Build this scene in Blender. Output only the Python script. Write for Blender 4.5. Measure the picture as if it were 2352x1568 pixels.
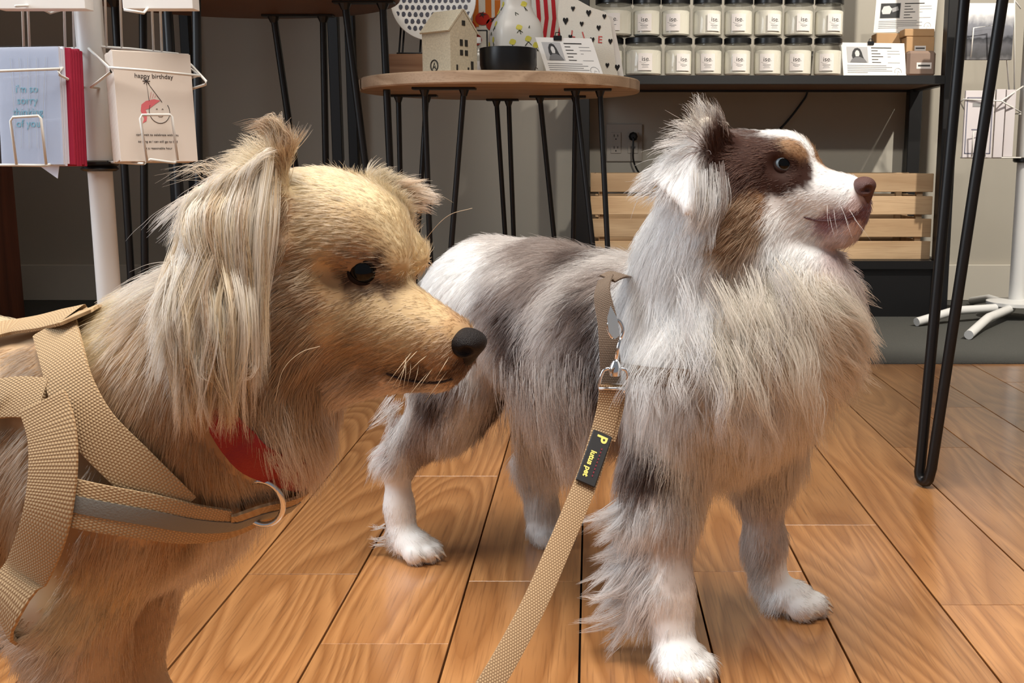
import bpy, math, random
import numpy as np
from mathutils import Vector, Matrix
from mathutils.bvhtree import BVHTree

for o in list(bpy.data.objects):
    bpy.data.objects.remove(o)
S = bpy.context.scene
COL = S.collection
R = math.radians

# ------------------------------------------------------------------ camera
IW, IH, FPX, CXP, CYP = 2352, 1568, 2500.0, 1357.0, 784.0
CAMZ, PITCH = 0.47, math.atan(416 / 2500.0)
cam = bpy.data.cameras.new('camera')
cam.sensor_width = 36.0
cam.lens = FPX / IW * 36.0
cam.shift_x = -(CXP - IW / 2) / IW
cam.clip_start = 0.02
cam_o = bpy.data.objects.new('camera', cam)
COL.objects.link(cam_o)
cam_o.location = (0, 0, CAMZ)
cam_o.rotation_euler = (math.pi / 2 - PITCH, 0, 0)
S.camera = cam_o

# ------------------------------------------------------------------ world, lights, exposure
S.view_settings.view_transform = 'Standard'
S.view_settings.look = 'None'
S.view_settings.gamma = 1.0
S.view_settings.use_curve_mapping = False
S.view_settings.exposure = 0.12
cy = S.cycles
cy.adaptive_threshold, cy.adaptive_min_samples = 0.05, 16
cy.max_bounces, cy.diffuse_bounces, cy.glossy_bounces, cy.transmission_bounces, cy.transparent_max_bounces = 5, 3, 2, 4, 8
cy.caustics_reflective = cy.caustics_refractive = False
w = bpy.data.worlds.new('world')
S.world = w
w.use_nodes = True
w.node_tree.nodes['Background'].inputs[0].default_value = (0.86, 0.92, 1.0, 1)
w.node_tree.nodes['Background'].inputs[1].default_value = 0.20


def area(name, loc, aim, sx, sy, power, col, spread=180):
    l = bpy.data.lights.new(name, 'AREA')
    l.spread = R(spread)
    l.shape = 'RECTANGLE'
    l.size, l.size_y, l.energy, l.color = sx, sy, power, col
    o = bpy.data.objects.new(name, l)
    COL.objects.link(o)
    o.location = loc
    o.rotation_euler = (Vector(aim) - Vector(loc)).to_track_quat('-Z', 'Y').to_euler()
    return o


def spot(name, loc, aim, power, col, ang=70, blend=0.4, size=0.04):
    l = bpy.data.lights.new(name, 'SPOT')
    l.energy, l.color, l.spot_size, l.spot_blend, l.shadow_soft_size = power, col, R(ang), blend, size
    o = bpy.data.objects.new(name, l)
    COL.objects.link(o)
    o.location = loc
    o.rotation_euler = (Vector(aim) - Vector(loc)).to_track_quat('-Z', 'Y').to_euler()
    return o


area('window_daylight', (-2.36, 0.75, 1.35), (0.3, 0.85, 0.2), 1.5, 1.5, 24, (0.84, 0.92, 1.0), 135)
area('ceiling_panel_light', (0.1, 0.55, 2.5), (0.1, 0.62, 0), 1.9, 1.3, 41, (1.0, 0.94, 0.86), 115)
spot('ceiling_downlight_a', (1.95, 1.7, 2.5), (1.35, 3.7, 0.45), 330, (1.0, 0.93, 0.82), 58, 0.35, 0.03)
spot('jar_fill_spot', (0.7, 0.9, 1.75), (0.5, 3.3, 0.85), 80, (1.0, 0.93, 0.82), 36, 0.6, 0.04)  # added fill spot that brightens the candle jars, not a lamp of the shop

# ------------------------------------------------------------------ projection helpers (photo pixel + real distance -> place)
cP, sP = math.cos(PITCH), math.sin(PITCH)


def ray(px, py):
    u, v = (px - CXP) / FPX, (py - CYP) / FPX
    return Vector((u, cP - v * sP, -(sP + v * cP)))


def at(px, py, Y):
    d = ray(px, py)
    return Vector((0, 0, CAMZ)) + d * (Y / d.y)


def gnd(px, py, z=0.0):
    d = ray(px, py)
    return Vector((0, 0, CAMZ)) + d * ((z - CAMZ) / d.z)


def srgb(r, g, b):
    f = lambda c: (c / 12.92) if c <= 0.04045 else ((c + 0.055) / 1.055) ** 2.4
    return (f(r / 255), f(g / 255), f(b / 255), 1.0)


# ------------------------------------------------------------------ materials
MATS = {}


def mat(name, col, rough=0.6, metal=0.0, spec=0.5, noise=None, bump=0.0, bscale=200, trans=0.0, coat=0.0, sheen=0.0):
    if name in MATS:
        return MATS[name]
    m = bpy.data.materials.new(name)
    m.use_nodes = True
    nt = m.node_tree
    p = nt.nodes['Principled BSDF']
    p.inputs['Base Color'].default_value = col
    p.inputs['Roughness'].default_value = rough
    p.inputs['Metallic'].default_value = metal
    p.inputs['Specular IOR Level'].default_value = spec
    p.inputs['Transmission Weight'].default_value = trans
    p.inputs['Coat Weight'].default_value = coat
    tc = nt.nodes.new('ShaderNodeTexCoord')
    if noise:
        amt, sc = noise
        n = nt.nodes.new('ShaderNodeTexNoise')
        n.inputs['Scale'].default_value = sc
        n.inputs['Detail'].default_value = 5
        nt.links.new(tc.outputs['Object'], n.inputs['Vector'])
        mx = nt.nodes.new('ShaderNodeMix')
        mx.data_type = 'RGBA'
        mx.inputs[6].default_value = tuple(c * (1 - amt) for c in col[:3]) + (1,)
        mx.inputs[7].default_value = tuple(min(1, c * (1 + amt)) for c in col[:3]) + (1,)
        nt.links.new(n.outputs['Fac'], mx.inputs[0])
        nt.links.new(mx.outputs[2], p.inputs['Base Color'])
    if bump:
        n2 = nt.nodes.new('ShaderNodeTexNoise')
        n2.inputs['Scale'].default_value = bscale
        n2.inputs['Detail'].default_value = 3
        nt.links.new(tc.outputs['Object'], n2.inputs['Vector'])
        b = nt.nodes.new('ShaderNodeBump')
        b.inputs['Strength'].default_value = bump
        b.inputs['Distance'].default_value = 0.002
        nt.links.new(n2.outputs['Fac'], b.inputs['Height'])
        nt.links.new(b.outputs['Normal'], p.inputs['Normal'])
    MATS[name] = m
    return m


def wood_mat(name, c1, c2, c3, rough, axis='Y', scale=1.0, coat=0.0, ring=14.0, per_object=True):
    m = bpy.data.materials.new(name)
    m.use_nodes = True
    nt = m.node_tree
    N, L = nt.nodes, nt.links
    p = N['Principled BSDF']
    tc = N.new('ShaderNodeTexCoord')
    oi = N.new('ShaderNodeObjectInfo')
    # offset of the grain for every board
    add = N.new('ShaderNodeVectorMath'); add.operation = 'MULTIPLY_ADD'
    cmb = N.new('ShaderNodeCombineXYZ')
    for i, k in enumerate((37.0, 91.0, 13.0)):
        mm = N.new('ShaderNodeMath'); mm.operation = 'MULTIPLY'; mm.inputs[1].default_value = k
        L.new(oi.outputs['Random'], mm.inputs[0]); L.new(mm.outputs[0], cmb.inputs[i])
    add.inputs[1].default_value = (1, 1, 1)
    L.new(tc.outputs['Object'], add.inputs[0]); L.new(cmb.outputs[0], add.inputs[2])
    mp = N.new('ShaderNodeMapping')
    st = {'X': (0.14, 1, 1), 'Y': (1, 0.14, 1), 'Z': (1, 1, 0.14)}[axis]
    mp.inputs['Scale'].default_value = tuple(s * scale for s in st)
    L.new(add.outputs[0], mp.inputs['Vector'])
    # cathedral figure: contour lines of a stretched noise field
    n1 = N.new('ShaderNodeTexNoise'); n1.inputs['Scale'].default_value = 4.6; n1.inputs['Detail'].default_value = 1.5
    n1.inputs['Distortion'].default_value = 0.25
    L.new(mp.outputs[0], n1.inputs['Vector'])
    mul = N.new('ShaderNodeMath'); mul.operation = 'MULTIPLY'; mul.inputs[1].default_value = ring
    L.new(n1.outputs['Fac'], mul.inputs[0])
    fr = N.new('ShaderNodeMath'); fr.operation = 'FRACT'; L.new(mul.outputs[0], fr.inputs[0])
    rp = N.new('ShaderNodeValToRGB')
    rp.color_ramp.elements[0].position = 0.0; rp.color_ramp.elements[0].color = (0, 0, 0, 1)
    rp.color_ramp.elements[1].position = 0.75; rp.color_ramp.elements[1].color = (1, 1, 1, 1)
    e = rp.color_ramp.elements.new(1.0); e.color = (0.15, 0.15, 0.15, 1)
    L.new(fr.outputs[0], rp.inputs[0])
    # fine pores
    mp2 = N.new('ShaderNodeMapping')
    s2 = {'X': (0.03, 1, 1), 'Y': (1, 0.03, 1), 'Z': (1, 1, 0.03)}[axis]
    mp2.inputs['Scale'].default_value = s2
    L.new(add.outputs[0], mp2.inputs['Vector'])
    n2 = N.new('ShaderNodeTexNoise'); n2.inputs['Scale'].default_value = 420; n2.inputs['Detail'].default_value = 3
    L.new(mp2.outputs[0], n2.inputs['Vector'])
    n3 = N.new('ShaderNodeTexNoise'); n3.inputs['Scale'].default_value = 5; n3.inputs['Detail'].default_value = 2
    L.new(add.outputs[0], n3.inputs['Vector'])
    mixA = N.new('ShaderNodeMix'); mixA.data_type = 'RGBA'
    mixA.inputs[6].default_value = c2; mixA.inputs[7].default_value = c1
    L.new(rp.outputs[0], mixA.inputs[0])
    mixB = N.new('ShaderNodeMix'); mixB.data_type = 'RGBA'; mixB.blend_type = 'MIX'
    mixB.inputs[7].default_value = c3
    r3 = N.new('ShaderNodeMapRange'); r3.inputs[1].default_value = 0.5; r3.inputs[2].default_value = 0.75
    r3.inputs[3].default_value = 0.0; r3.inputs[4].default_value = 0.55
    L.new(n2.outputs['Fac'], r3.inputs[0]); L.new(r3.outputs[0], mixB.inputs[0])
    L.new(mixA.outputs[2], mixB.inputs[6])
    hsv = N.new('ShaderNodeHueSaturation')
    r4 = N.new('ShaderNodeMapRange'); r4.inputs[3].default_value = 0.80; r4.inputs[4].default_value = 1.14
    L.new(oi.outputs['Random'], r4.inputs[0])
    r5 = N.new('ShaderNodeMapRange'); r5.inputs[1].default_value = 0.3; r5.inputs[2].default_value = 0.7; r5.inputs[3].default_value = 0.88; r5.inputs[4].default_value = 1.1
    L.new(n3.outputs['Fac'], r5.inputs[0])
    mv = N.new('ShaderNodeMath'); mv.operation = 'MULTIPLY'
    L.new(r4.outputs[0], mv.inputs[0]); L.new(r5.outputs[0], mv.inputs[1])
    L.new(mv.outputs[0], hsv.inputs['Value'])
    L.new(mixB.outputs[2], hsv.inputs['Color'])
    L.new(hsv.outputs[0], p.inputs['Base Color'])
    p.inputs['Roughness'].default_value = rough
    p.inputs['Coat Weight'].default_value = coat
    p.inputs['Coat Roughness'].default_value = 0.14
    bp = N.new('ShaderNodeBump'); bp.inputs['Strength'].default_value = 0.12; bp.inputs['Distance'].default_value = 0.0006
    L.new(n2.outputs['Fac'], bp.inputs['Height']); L.new(bp.outputs[0], p.inputs['Normal'])
    return m


def weave_mat(name, c1, c2, scale=900.0, rough=0.9):
    m = bpy.data.materials.new(name)
    m.use_nodes = True
    nt = m.node_tree
    N, L = nt.nodes, nt.links
    p = N['Principled BSDF']
    uv = N.new('ShaderNodeUVMap')
    sep = N.new('ShaderNodeSeparateXYZ'); L.new(uv.outputs[0], sep.inputs[0])
    outs = []
    for i, (ax, fq) in enumerate((('X', scale), ('Y', scale))):
        mu = N.new('ShaderNodeMath'); mu.operation = 'MULTIPLY'; mu.inputs[1].default_value = fq
        L.new(sep.outputs[ax], mu.inputs[0]); outs.append(mu)
    # basket weave: sin(x)*sin(y) bumps with every other row shifted
    fl = N.new('ShaderNodeMath'); fl.operation = 'FLOOR'; L.new(outs[1].outputs[0], fl.inputs[0])
    hf = N.new('ShaderNodeMath'); hf.operation = 'MULTIPLY_ADD'; hf.inputs[1].default_value = 0.5
    L.new(fl.outputs[0], hf.inputs[0]); L.new(outs[0].outputs[0], hf.inputs[2])
    sx = N.new('ShaderNodeMath'); sx.operation = 'PINGPONG'; sx.inputs[1].default_value = 0.5; L.new(hf.outputs[0], sx.inputs[0])
    sy = N.new('ShaderNodeMath'); sy.operation = 'PINGPONG'; sy.inputs[1].default_value = 0.5; L.new(outs[1].outputs[0], sy.inputs[0])
    pr = N.new('ShaderNodeMath'); pr.operation = 'MULTIPLY'; L.new(sx.outputs[0], pr.inputs[0]); L.new(sy.outputs[0], pr.inputs[1])
    sc = N.new('ShaderNodeMath'); sc.operation = 'MULTIPLY'; sc.inputs[1].default_value = 6.0; sc.use_clamp = True; L.new(pr.outputs[0], sc.inputs[0])
    mx = N.new('ShaderNodeMix'); mx.data_type = 'RGBA'
    mx.inputs[6].default_value = c2; mx.inputs[7].default_value = c1
    L.new(sc.outputs[0], mx.inputs[0]); L.new(mx.outputs[2], p.inputs['Base Color'])
    p.inputs['Roughness'].default_value = rough
    bp = N.new('ShaderNodeBump'); bp.inputs['Strength'].default_value = 0.6; bp.inputs['Distance'].default_value = 0.0008
    L.new(sc.outputs[0], bp.inputs['Height']); L.new(bp.outputs[0], p.inputs['Normal'])
    return m


def clear_mat(name, col, rough=0.03):
    """thin clear glass or film: see-through with a Fresnel sheen"""
    m = bpy.data.materials.new(name)
    m.use_nodes = True
    nt = m.node_tree
    nt.nodes.remove(nt.nodes['Principled BSDF'])
    t = nt.nodes.new('ShaderNodeBsdfTransparent'); t.inputs[0].default_value = col
    g_ = nt.nodes.new('ShaderNodeBsdfGlossy'); g_.inputs['Roughness'].default_value = rough
    lw = nt.nodes.new('ShaderNodeLayerWeight'); lw.inputs[0].default_value = 0.25
    f = nt.nodes.new('ShaderNodeMath'); f.operation = 'MULTIPLY_ADD'; f.inputs[1].default_value = 0.45; f.inputs[2].default_value = 0.03
    nt.links.new(lw.outputs['Facing'], f.inputs[0])
    mx = nt.nodes.new('ShaderNodeMixShader')
    nt.links.new(f.outputs[0], mx.inputs[0]); nt.links.new(t.outputs[0], mx.inputs[1]); nt.links.new(g_.outputs[0], mx.inputs[2])
    nt.links.new(mx.outputs[0], nt.nodes['Material Output'].inputs['Surface'])
    return m


BLACK = mat('black_metal', srgb(13, 13, 15), 0.42, 0.0, 0.5)
BLACKP = mat('black_plastic', srgb(20, 20, 21), 0.3)
WHITEM = mat('white_enamel', srgb(222, 222, 220), 0.35, noise=(0.06, 14))
WIRE = mat('white_wire', srgb(228, 226, 220), 0.35)
WALL = mat('wall_paint', srgb(176, 170, 158), 0.85, noise=(0.03, 3))
TRIMP = mat('trim_paint', srgb(196, 190, 178), 0.55)
CEIL = mat('ceiling_paint', srgb(225, 222, 215), 0.9)
PAPER = mat('white_paper', srgb(240, 238, 234), 0.7)
INK = mat('print_ink', srgb(70, 68, 66), 0.8)
INKL = mat('light_grey_ink', srgb(150, 150, 150), 0.8)
CHROME = mat('chrome', (0.82, 0.82, 0.84, 1), 0.12, 1.0)
FLOORW = wood_mat('oak_floor', srgb(194, 138, 86), srgb(160, 106, 60), srgb(112, 70, 40), 0.30, 'Y', 1.0, 0.5, 34.0)
PINE = wood_mat('pine_slat_wood', srgb(198, 168, 132), srgb(176, 144, 108), srgb(158, 124, 92), 0.6, 'X', 1.2, 0.0, 6.0)
OAKX = wood_mat('pale_oak', srgb(190, 165, 138), srgb(160, 134, 108), srgb(140, 114, 90), 0.55, 'X', 1.6, 0.0, 8.0)
UNDER = mat('brown_underside', srgb(120, 92, 74), 0.7, noise=(0.15, 12))
BROWNW = wood_mat('brown_cabinet_wood', srgb(120, 66, 42), srgb(92, 48, 30), srgb(70, 34, 22), 0.5, 'Z', 1.2, 0.0, 8.0)


# ------------------------------------------------------------------ mesh builder
class MB:
    def __init__(s):
        s.v, s.f, s.uv = [], [], {}

    def add(s, vs, fs):
        b = len(s.v)
        s.v += [tuple(p) for p in vs]
        s.f += [tuple(b + i for i in f) for f in fs]
        return s

    def box(s, c, d, rz=0.0, m=None, bev=0.0):
        hx, hy, hz = d[0] / 2, d[1] / 2, d[2] / 2
        mm = m or Matrix.Rotation(rz, 3, 'Z')
        c = Vector(c)
        if bev <= 0:
            vs = [c + mm @ Vector((x * hx, y * hy, z * hz)) for x in (-1, 1) for y in (-1, 1) for z in (-1, 1)]
            return s.add(vs, [(0, 1, 3, 2), (4, 6, 7, 5), (0, 4, 5, 1), (2, 3, 7, 6), (0, 2, 6, 4), (1, 5, 7, 3)])
        # chamfered box
        vs, idx = [], {}
        for x in (-1, 1):
            for y in (-1, 1):
                for z in (-1, 1):
                    for a in range(3):
                        p = [x * hx, y * hy, z * hz]
                        for k in range(3):
                            if k != a:
                                p[k] -= (x, y, z)[k] * bev
                        idx[(x, y, z, a)] = len(vs)
                        vs.append(c + mm @ Vector(p))
        fs = []
        for a in range(3):
            b_, c_ = (a + 1) % 3, (a + 2) % 3
            for sg in (-1, 1):
                q = []
                for u, v in ((-1, -1), (1, -1), (1, 1), (-1, 1)):
                    k = [0, 0, 0]; k[a] = sg; k[b_] = u; k[c_] = v
                    q.append(idx[(*k, a)])
                fs.append(q if sg > 0 else q[::-1])
        for a in range(3):
            b_, c_ = (a + 1) % 3, (a + 2) % 3
            for u in (-1, 1):
                for v in (-1, 1):
                    q = []
                    for t in (-1, 1):
                        k = [0, 0, 0]; k[a] = t; k[b_] = u; k[c_] = v
                        q.append((idx[(*k, b_)], idx[(*k, c_)]))
                    fs.append((q[0][0], q[1][0], q[1][1], q[0][1]))
        for x in (-1, 1):
            for y in (-1, 1):
                for z in (-1, 1):
                    fs.append(tuple(idx[(x, y, z, a)] for a in range(3)))
        return s.add(vs, fs)

    def tube(s, pts, r, n=10, caps=True, closed=False):
        pts = [Vector(p) for p in pts]
        m = len(pts)
        rr = r if isinstance(r, (list, tuple)) else [r] * m
        up = None
        rings = []
        for i, p in enumerate(pts):
            a = pts[(i - 1) % m] if (closed or i > 0) else p
            b = pts[(i + 1) % m] if (closed or i < m - 1) else p
            t = (b - a).normalized()
            if up is None:
                up = Vector((0, 0, 1)) if abs(t.z) < 0.9 else Vector((1, 0, 0))
            x = t.cross(up)
            if x.length < 1e-6:
                x = t.orthogonal()
            x.normalize()
            y = x.cross(t).normalized()
            up = y
            rings.append([p + (x * math.cos(k * 2 * math.pi / n) + y * math.sin(k * 2 * math.pi / n)) * rr[i] for k in range(n)])
        vs = [q for g in rings for q in g]
        fs = []
        for i in range(m if closed else m - 1):
            j = (i + 1) % m
            for k in range(n):
                fs.append((i * n + k, i * n + (k + 1) % n, j * n + (k + 1) % n, j * n + k))
        if caps and not closed:
            fs.append(tuple(range(n))[::-1])
            fs.append(tuple((m - 1) * n + k for k in range(n)))
        return s.add(vs, fs)

    def lathe(s, prof, c=(0, 0, 0), n=28, sq=0.0):
        vs, fs = [], []
        c = Vector(c)
        for r, z in prof:
            for k in range(n):
                a = 2 * math.pi * k / n
                ca, sa = math.cos(a), math.sin(a)
                q = 1.0
                if sq:
                    q = (abs(ca) ** sq + abs(sa) ** sq) ** (-1 / sq)
                vs.append(c + Vector((r * ca * q, r * sa * q, z)))
        for i in range(len(prof) - 1):
            for k in range(n):
                fs.append((i * n + k, i * n + (k + 1) % n, (i + 1) * n + (k + 1) % n, (i + 1) * n + k))
        fs.append(tuple(range(n))[::-1])
        fs.append(tuple((len(prof) - 1) * n + k for k in range(n)))
        return s.add(vs, fs)

    def prism(s, outline, o, ux, uy, t):
        """flat outline (2D) at origin o with axes ux, uy and thickness t along ux x uy"""
        o, ux, uy = Vector(o), Vector(ux), Vector(uy)
        nn = ux.cross(uy).normalized() * t
        n = len(outline)
        vs = [o + ux * a + uy * b for a, b in outline] + [o + ux * a + uy * b + nn for a, b in outline]
        fs = [tuple(range(n))[::-1], tuple(range(n, 2 * n))] + [(i, (i + 1) % n, n + (i + 1) % n, n + i) for i in range(n)]
        return s.add(vs, fs)

    def build(s, name, material, parent=None, smooth=False, loc=None):
        me = bpy.data.meshes.new(name)
        me.from_pydata(s.v, [], s.f)
        me.validate()
        me.update()
        o = bpy.data.objects.new(name, me)
        COL.objects.link(o)
        if material:
            me.materials.append(material)
        if smooth:
            me.shade_smooth()
            if smooth == 'auto':
                me.set_sharp_from_angle(angle=R(38))
        if parent:
            o.parent = parent
        if loc is not None:
            o.location = loc
        return o


def tag(o, label=None, cat=None, group=None, kind=None):
    if label: o['label'] = label
    if cat: o['category'] = cat
    if group: o['group'] = group
    if kind: o['kind'] = kind
    return o


def empty(name, loc=(0, 0, 0), rz=0.0):
    o = bpy.data.objects.new(name, None)
    COL.objects.link(o)
    o.location = loc
    o.rotation_euler = (0, 0, rz)
    return o


def text(name, body, material, parent, o, ux, uy, size, align='CENTER', bold=0.0):
    """flat lettering at o with axes ux, uy (in the parent's space)"""
    cu = bpy.data.curves.new(name, 'FONT')
    cu.body = body
    cu.size = size
    cu.align_x = align
    cu.align_y = 'CENTER'
    cu.resolution_u = 3
    cu.extrude = 0.00008
    cu.offset = bold
    t = bpy.data.objects.new(name + '_tmp', cu)
    COL.objects.link(t)
    dg = bpy.context.evaluated_depsgraph_get()
    me = bpy.data.meshes.new_from_object(t.evaluated_get(dg))
    bpy.data.objects.remove(t)
    ux, uy = Vector(ux).normalized(), Vector(uy).normalized()
    nn = ux.cross(uy)
    M = Matrix((ux, uy, nn)).transposed().to_4x4()
    M.translation = Vector(o)
    me.transform(M)
    me.materials.clear()
    me.materials.append(material)
    ob = bpy.data.objects.new(name, me)
    COL.objects.link(ob)
    ob.parent = parent
    return ob


def arc(pts, n=6):
    """Catmull-Rom through points"""
    P = [Vector(p) for p in pts]
    P = [P[0] * 2 - P[1]] + P + [P[-1] * 2 - P[-2]]
    out = []
    for i in range(1, len(P) - 2):
        for k in range(n):
            t = k / n
            a, b, c, d = P[i - 1], P[i], P[i + 1], P[i + 2]
            out.append(0.5 * ((2 * b) + (c - a) * t + (2 * a - 5 * b + 4 * c - d) * t * t + (3 * b - a - 3 * c + d) * t ** 3))
    out.append(P[-2])
    return out


# ================================================================== THE SETTING
RUGY = gnd(2000, 836).y
WALLY = 3.64
rnd = random.Random(4)
# floor: sub-floor and every oak board
sub = MB().box((0.2, 1.6, -0.032), (5.6, 4.6, 0.03)).build('floor', mat('dark_subfloor', srgb(38, 24, 16), 0.9))
tag(sub, kind='structure')
PW = 0.1285
seam0 = gnd(1330, 1568).x
known = {-3: [1318], 1: [1312], 2: [1205], 3: [1388, 905], 4: [1027], 5: [935], -2: [1093], -4: [1061]}
for k in range(-18, 16):
    x0 = seam0 + k * PW
    if x0 < -2.35 or x0 > 1.9:
        continue
    js = sorted(gnd(1357, y).y for y in known.get(k, []))
    if not js:
        js = [rnd.uniform(0.2, 1.4)]
    lo, hi = js[0], js[-1]
    while lo > -0.5:
        lo -= rnd.uniform(0.55, 1.0); js.insert(0, lo)
    while hi < RUGY:
        hi += rnd.uniform(0.55, 1.0); js.append(hi)
    js = [max(-0.6, min(RUGY + 0.02, j)) for j in js]
    for a, b in zip(js, js[1:]):
        if b - a < 0.03:
            continue
        p = MB().box((0, 0, -0.008), (PW - 0.0022, b - a - 0.0009, 0.016), bev=0.00035).build('floor_plank', FLOORW, sub)
        p.location = (x0 + PW / 2, (a + b) / 2, rnd.uniform(-0.0003, 0.0))
RUG = mat('charcoal_carpet', srgb(72, 72, 68), 0.95, noise=(0.35, 380), bump=0.9, bscale=420)
rug = MB().box((0.2, (RUGY + WALLY) / 2, -0.003), (4.9, WALLY - RUGY, 0.018), bev=0.003).build('carpet', RUG)
tag(rug, 'dark charcoal carpet running along the back wall under the shelf', 'carpet', kind='structure')
wb = MB().box((0.2, WALLY + 0.05, 1.28), (4.9, 0.1, 2.6)).build('wall_back', WALL); tag(wb, kind='structure')
bb = MB()
bb.box((0.2, WALLY - 0.008, 0.066), (4.9, 0.016, 0.12), bev=0.002)
bb = bb.build('baseboard_back', TRIMP); tag(bb, kind='structure')
# left wall with the shop window opening the daylight comes through
wl = MB()
XL = -2.42
wl.box((XL, 3.3 - 0.45, 1.28), (0.1, 1.8, 2.6))
wl.box((XL, 0.75, 0.27), (0.1, 2.4, 0.56)); wl.box((XL, 0.75, 2.36), (0.1, 2.4, 0.44)); wl.box((XL, -0.6, 1.28), (0.1, 0.32, 2.6))
wl = wl.build('wall_left', WALL); tag(wl, kind='structure')
wr = MB().box((2.65, 1.6, 1.28), (0.1, 4.4, 2.6)).build('wall_right', WALL); tag(wr, kind='structure')
ce = MB().box((0.1, 1.6, 2.64), (5.2, 4.4, 0.08)).build('ceiling', CEIL); tag(ce, kind='structure')


# ================================================================== HAIRPIN TABLES
def hairpin(parent, tops, foot, r, plate=True, ztop=None):
    """one hairpin leg: two rods bent from a single bar, and its mounting plate"""
    a, b = Vector(tops[0]), Vector(tops[1])
    f = Vector(foot)
    sp = (b - a).normalized()
    fa, fb = f - sp * r * 1.25, f + sp * r * 1.25
    pts = [a, a.lerp(fa, 0.5), a.lerp(fa, 0.97)]
    for k in range(7):
        t = math.pi * k / 6
        pts.append(f + sp * (-math.cos(t) * r * 1.25) + Vector((0, 0, -f.z + r + 0.0)) * 0 + Vector((0, 0, (1 - math.sin(t)) * r * 1.6)))
    pts += [b.lerp(fb, 0.97), b.lerp(fb, 0.5), b]
    leg = MB().tube(pts, r, 10)
    leg = leg.build('leg', BLACK, parent, smooth='auto')
    if plate:
        c = (a + b) / 2
        ang = math.atan2(sp.y, sp.x)
        m = MB().box((c.x, c.y, max(a.z, b.z) - 0.0025), ((b - a).length + 0.05, 0.03, 0.005), ang, bev=0.001)
        for q in (a, b):
            m.tube([q - Vector((0, 0, 0.018)), q - Vector((0, 0, 0.003))], [r, r * 1.9], 10)
        m.build('mounting_plate', BLACK, leg)
    return leg


def disc_table(name, c, r, ztop, th, label, matt=None):
    root = empty(name, (0, 0, 0))
    tag(root, label, 'table')
    top = MB().lathe([(r - 0.003, ztop - th), (r, ztop - th + 0.003), (r, ztop - 0.003), (r - 0.003, ztop)], (0, 0, 0), 64).build('tabletop', matt or OAKX, root, smooth='auto', loc=(c[0], c[1], 0))
    return root


# low side table with the ceramics
T1 = (at(1150, 200, 2.55).x, 2.55)
t1 = disc_table('side_table', T1, 0.318, 0.648, 0.026, 'round pale wood side table displaying the ceramic house and black bowl')
Z1 = 0.648 - 0.026
for (xa, xb, yy, foot) in (((975), (1066), 2.36, (1000, 2.40)), ((915), (980), 2.62, (930, 2.64)), ((1322), (1378), 2.40, (1402, 2.38)), ((1240), (1322), 2.66, (1305, 2.70)), ((1140), (1168), 2.80, (1180, 2.86))):
    a, b = at(xa, 215, yy), at(xb, 215, yy)
    a.z = b.z = Z1
    f = at(foot[0], 600, foot[1]); f.z = 0.007
    hairpin(t1, (a, b), f, 0.0062)
# tall table behind the card rack
T2 = (-0.756, 2.365)
t2 = disc_table('tall_table', T2, 0.352, 0.836, 0.03, 'tall round table with dark hairpin legs behind the birthday card rack', mat('brown_tabletop', srgb(112, 84, 66), 0.55, noise=(0.2, 9)))
Z2 = 0.806
for (xa, xb, yy, fx, fy) in ((628, 742, 2.64, 735, 2.68), (793, 880, 2.42, 896, 2.46), (385, 455, 2.09, 425, 2.05), (265, 330, 2.38, 300, 2.38)):
    a, b = at(xa, 30, yy), at(xb, 30, yy)
    a.z = b.z = Z2
    f = at(fx, 500, fy); f.z = 0.008
    hairpin(t2, (a, b), f, 0.0080)
# near table on the right, only its leg reaches into the picture
t3 = disc_table('hairpin_table', (0.80, 1.52), 0.35, 0.78, 0.03, 'table on a black hairpin leg standing on bare boards beside the white dog')
f3 = gnd(2122, 1118); f3.z = 0.008
for (ta, tb, f) in ((at(2222, -60, f3.y + 0.03), at(2318, -60, f3.y - 0.03), f3),
                    (Vector((0.78, 1.22, 0)), Vector((0.86, 1.22, 0)), Vector((0.82, 1.2, 0.008))),
                    (Vector((0.80, 1.80, 0)), Vector((0.88, 1.80, 0)), Vector((0.84, 1.83, 0.008))),
                    (Vector((1.08, 1.48, 0)), Vector((1.08, 1.56, 0)), Vector((1.1, 1.52, 0.008)))):
    ta.z = tb.z = 0.75
    hairpin(t3, (ta, tb), f, 0.0078)

# ================================================================== BLACK SHELF UNIT WITH JARS
SF = gnd(2150, 733).y          # front of the unit
SB = WALLY - 0.02
SXL, SXR = at(1338, 600, SF).x, at(2165, 600, SF).x
SZ = at(1700, 173, SF).z       # top of the jar shelf
sh = empty('shelf_unit', ((SXL + SXR) / 2, (SF + SB) / 2, 0.006))
tag(sh, 'black metal shelf unit against the wall carrying rows of candle jars', 'shelf')
OX, OY = sh.location.x, sh.location.y
PT = 0.042
for x in (SXL, SXR):
    for y in (SF + PT / 2, SB - PT / 2):
        MB().box((x - OX, y - OY, 0.95), (PT, PT, 1.9), bev=0.002).build('post', BLACK, sh)
wdt = SXR - SXL - PT
for z, lab in ((SZ, 0), (1.55, 0), (0.175, 0), (1.86, 0)):
    m = MB().box((0, SF + 0.011 - OY, z - 0.012 - 0.006), (wdt, 0.022, 0.024)); m.build('front_rail', BLACK, sh)
    m = MB().box((0, SB - 0.011 - OY, z - 0.012 - 0.006), (wdt, 0.022, 0.024)); m.build('back_rail', BLACK, sh)
    for sx in (-1, 1):
        MB().box((sx * (wdt / 2 + PT / 2), 0, z - 0.018), (0.022, SB - SF - 2 * PT, 0.024)).build('side_rail', BLACK, sh)
    MB().box((0, 0, z - 0.006 - 0.009), (wdt, SB - SF - 0.046, 0.018)).build('shelf_board', UNDER if z > 0.3 else BLACK, sh)
MB().box((0, SF + 0.02 - OY, 0.075), (wdt, 0.012, 0.15)).build('kick_panel', BLACK, sh)

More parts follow.
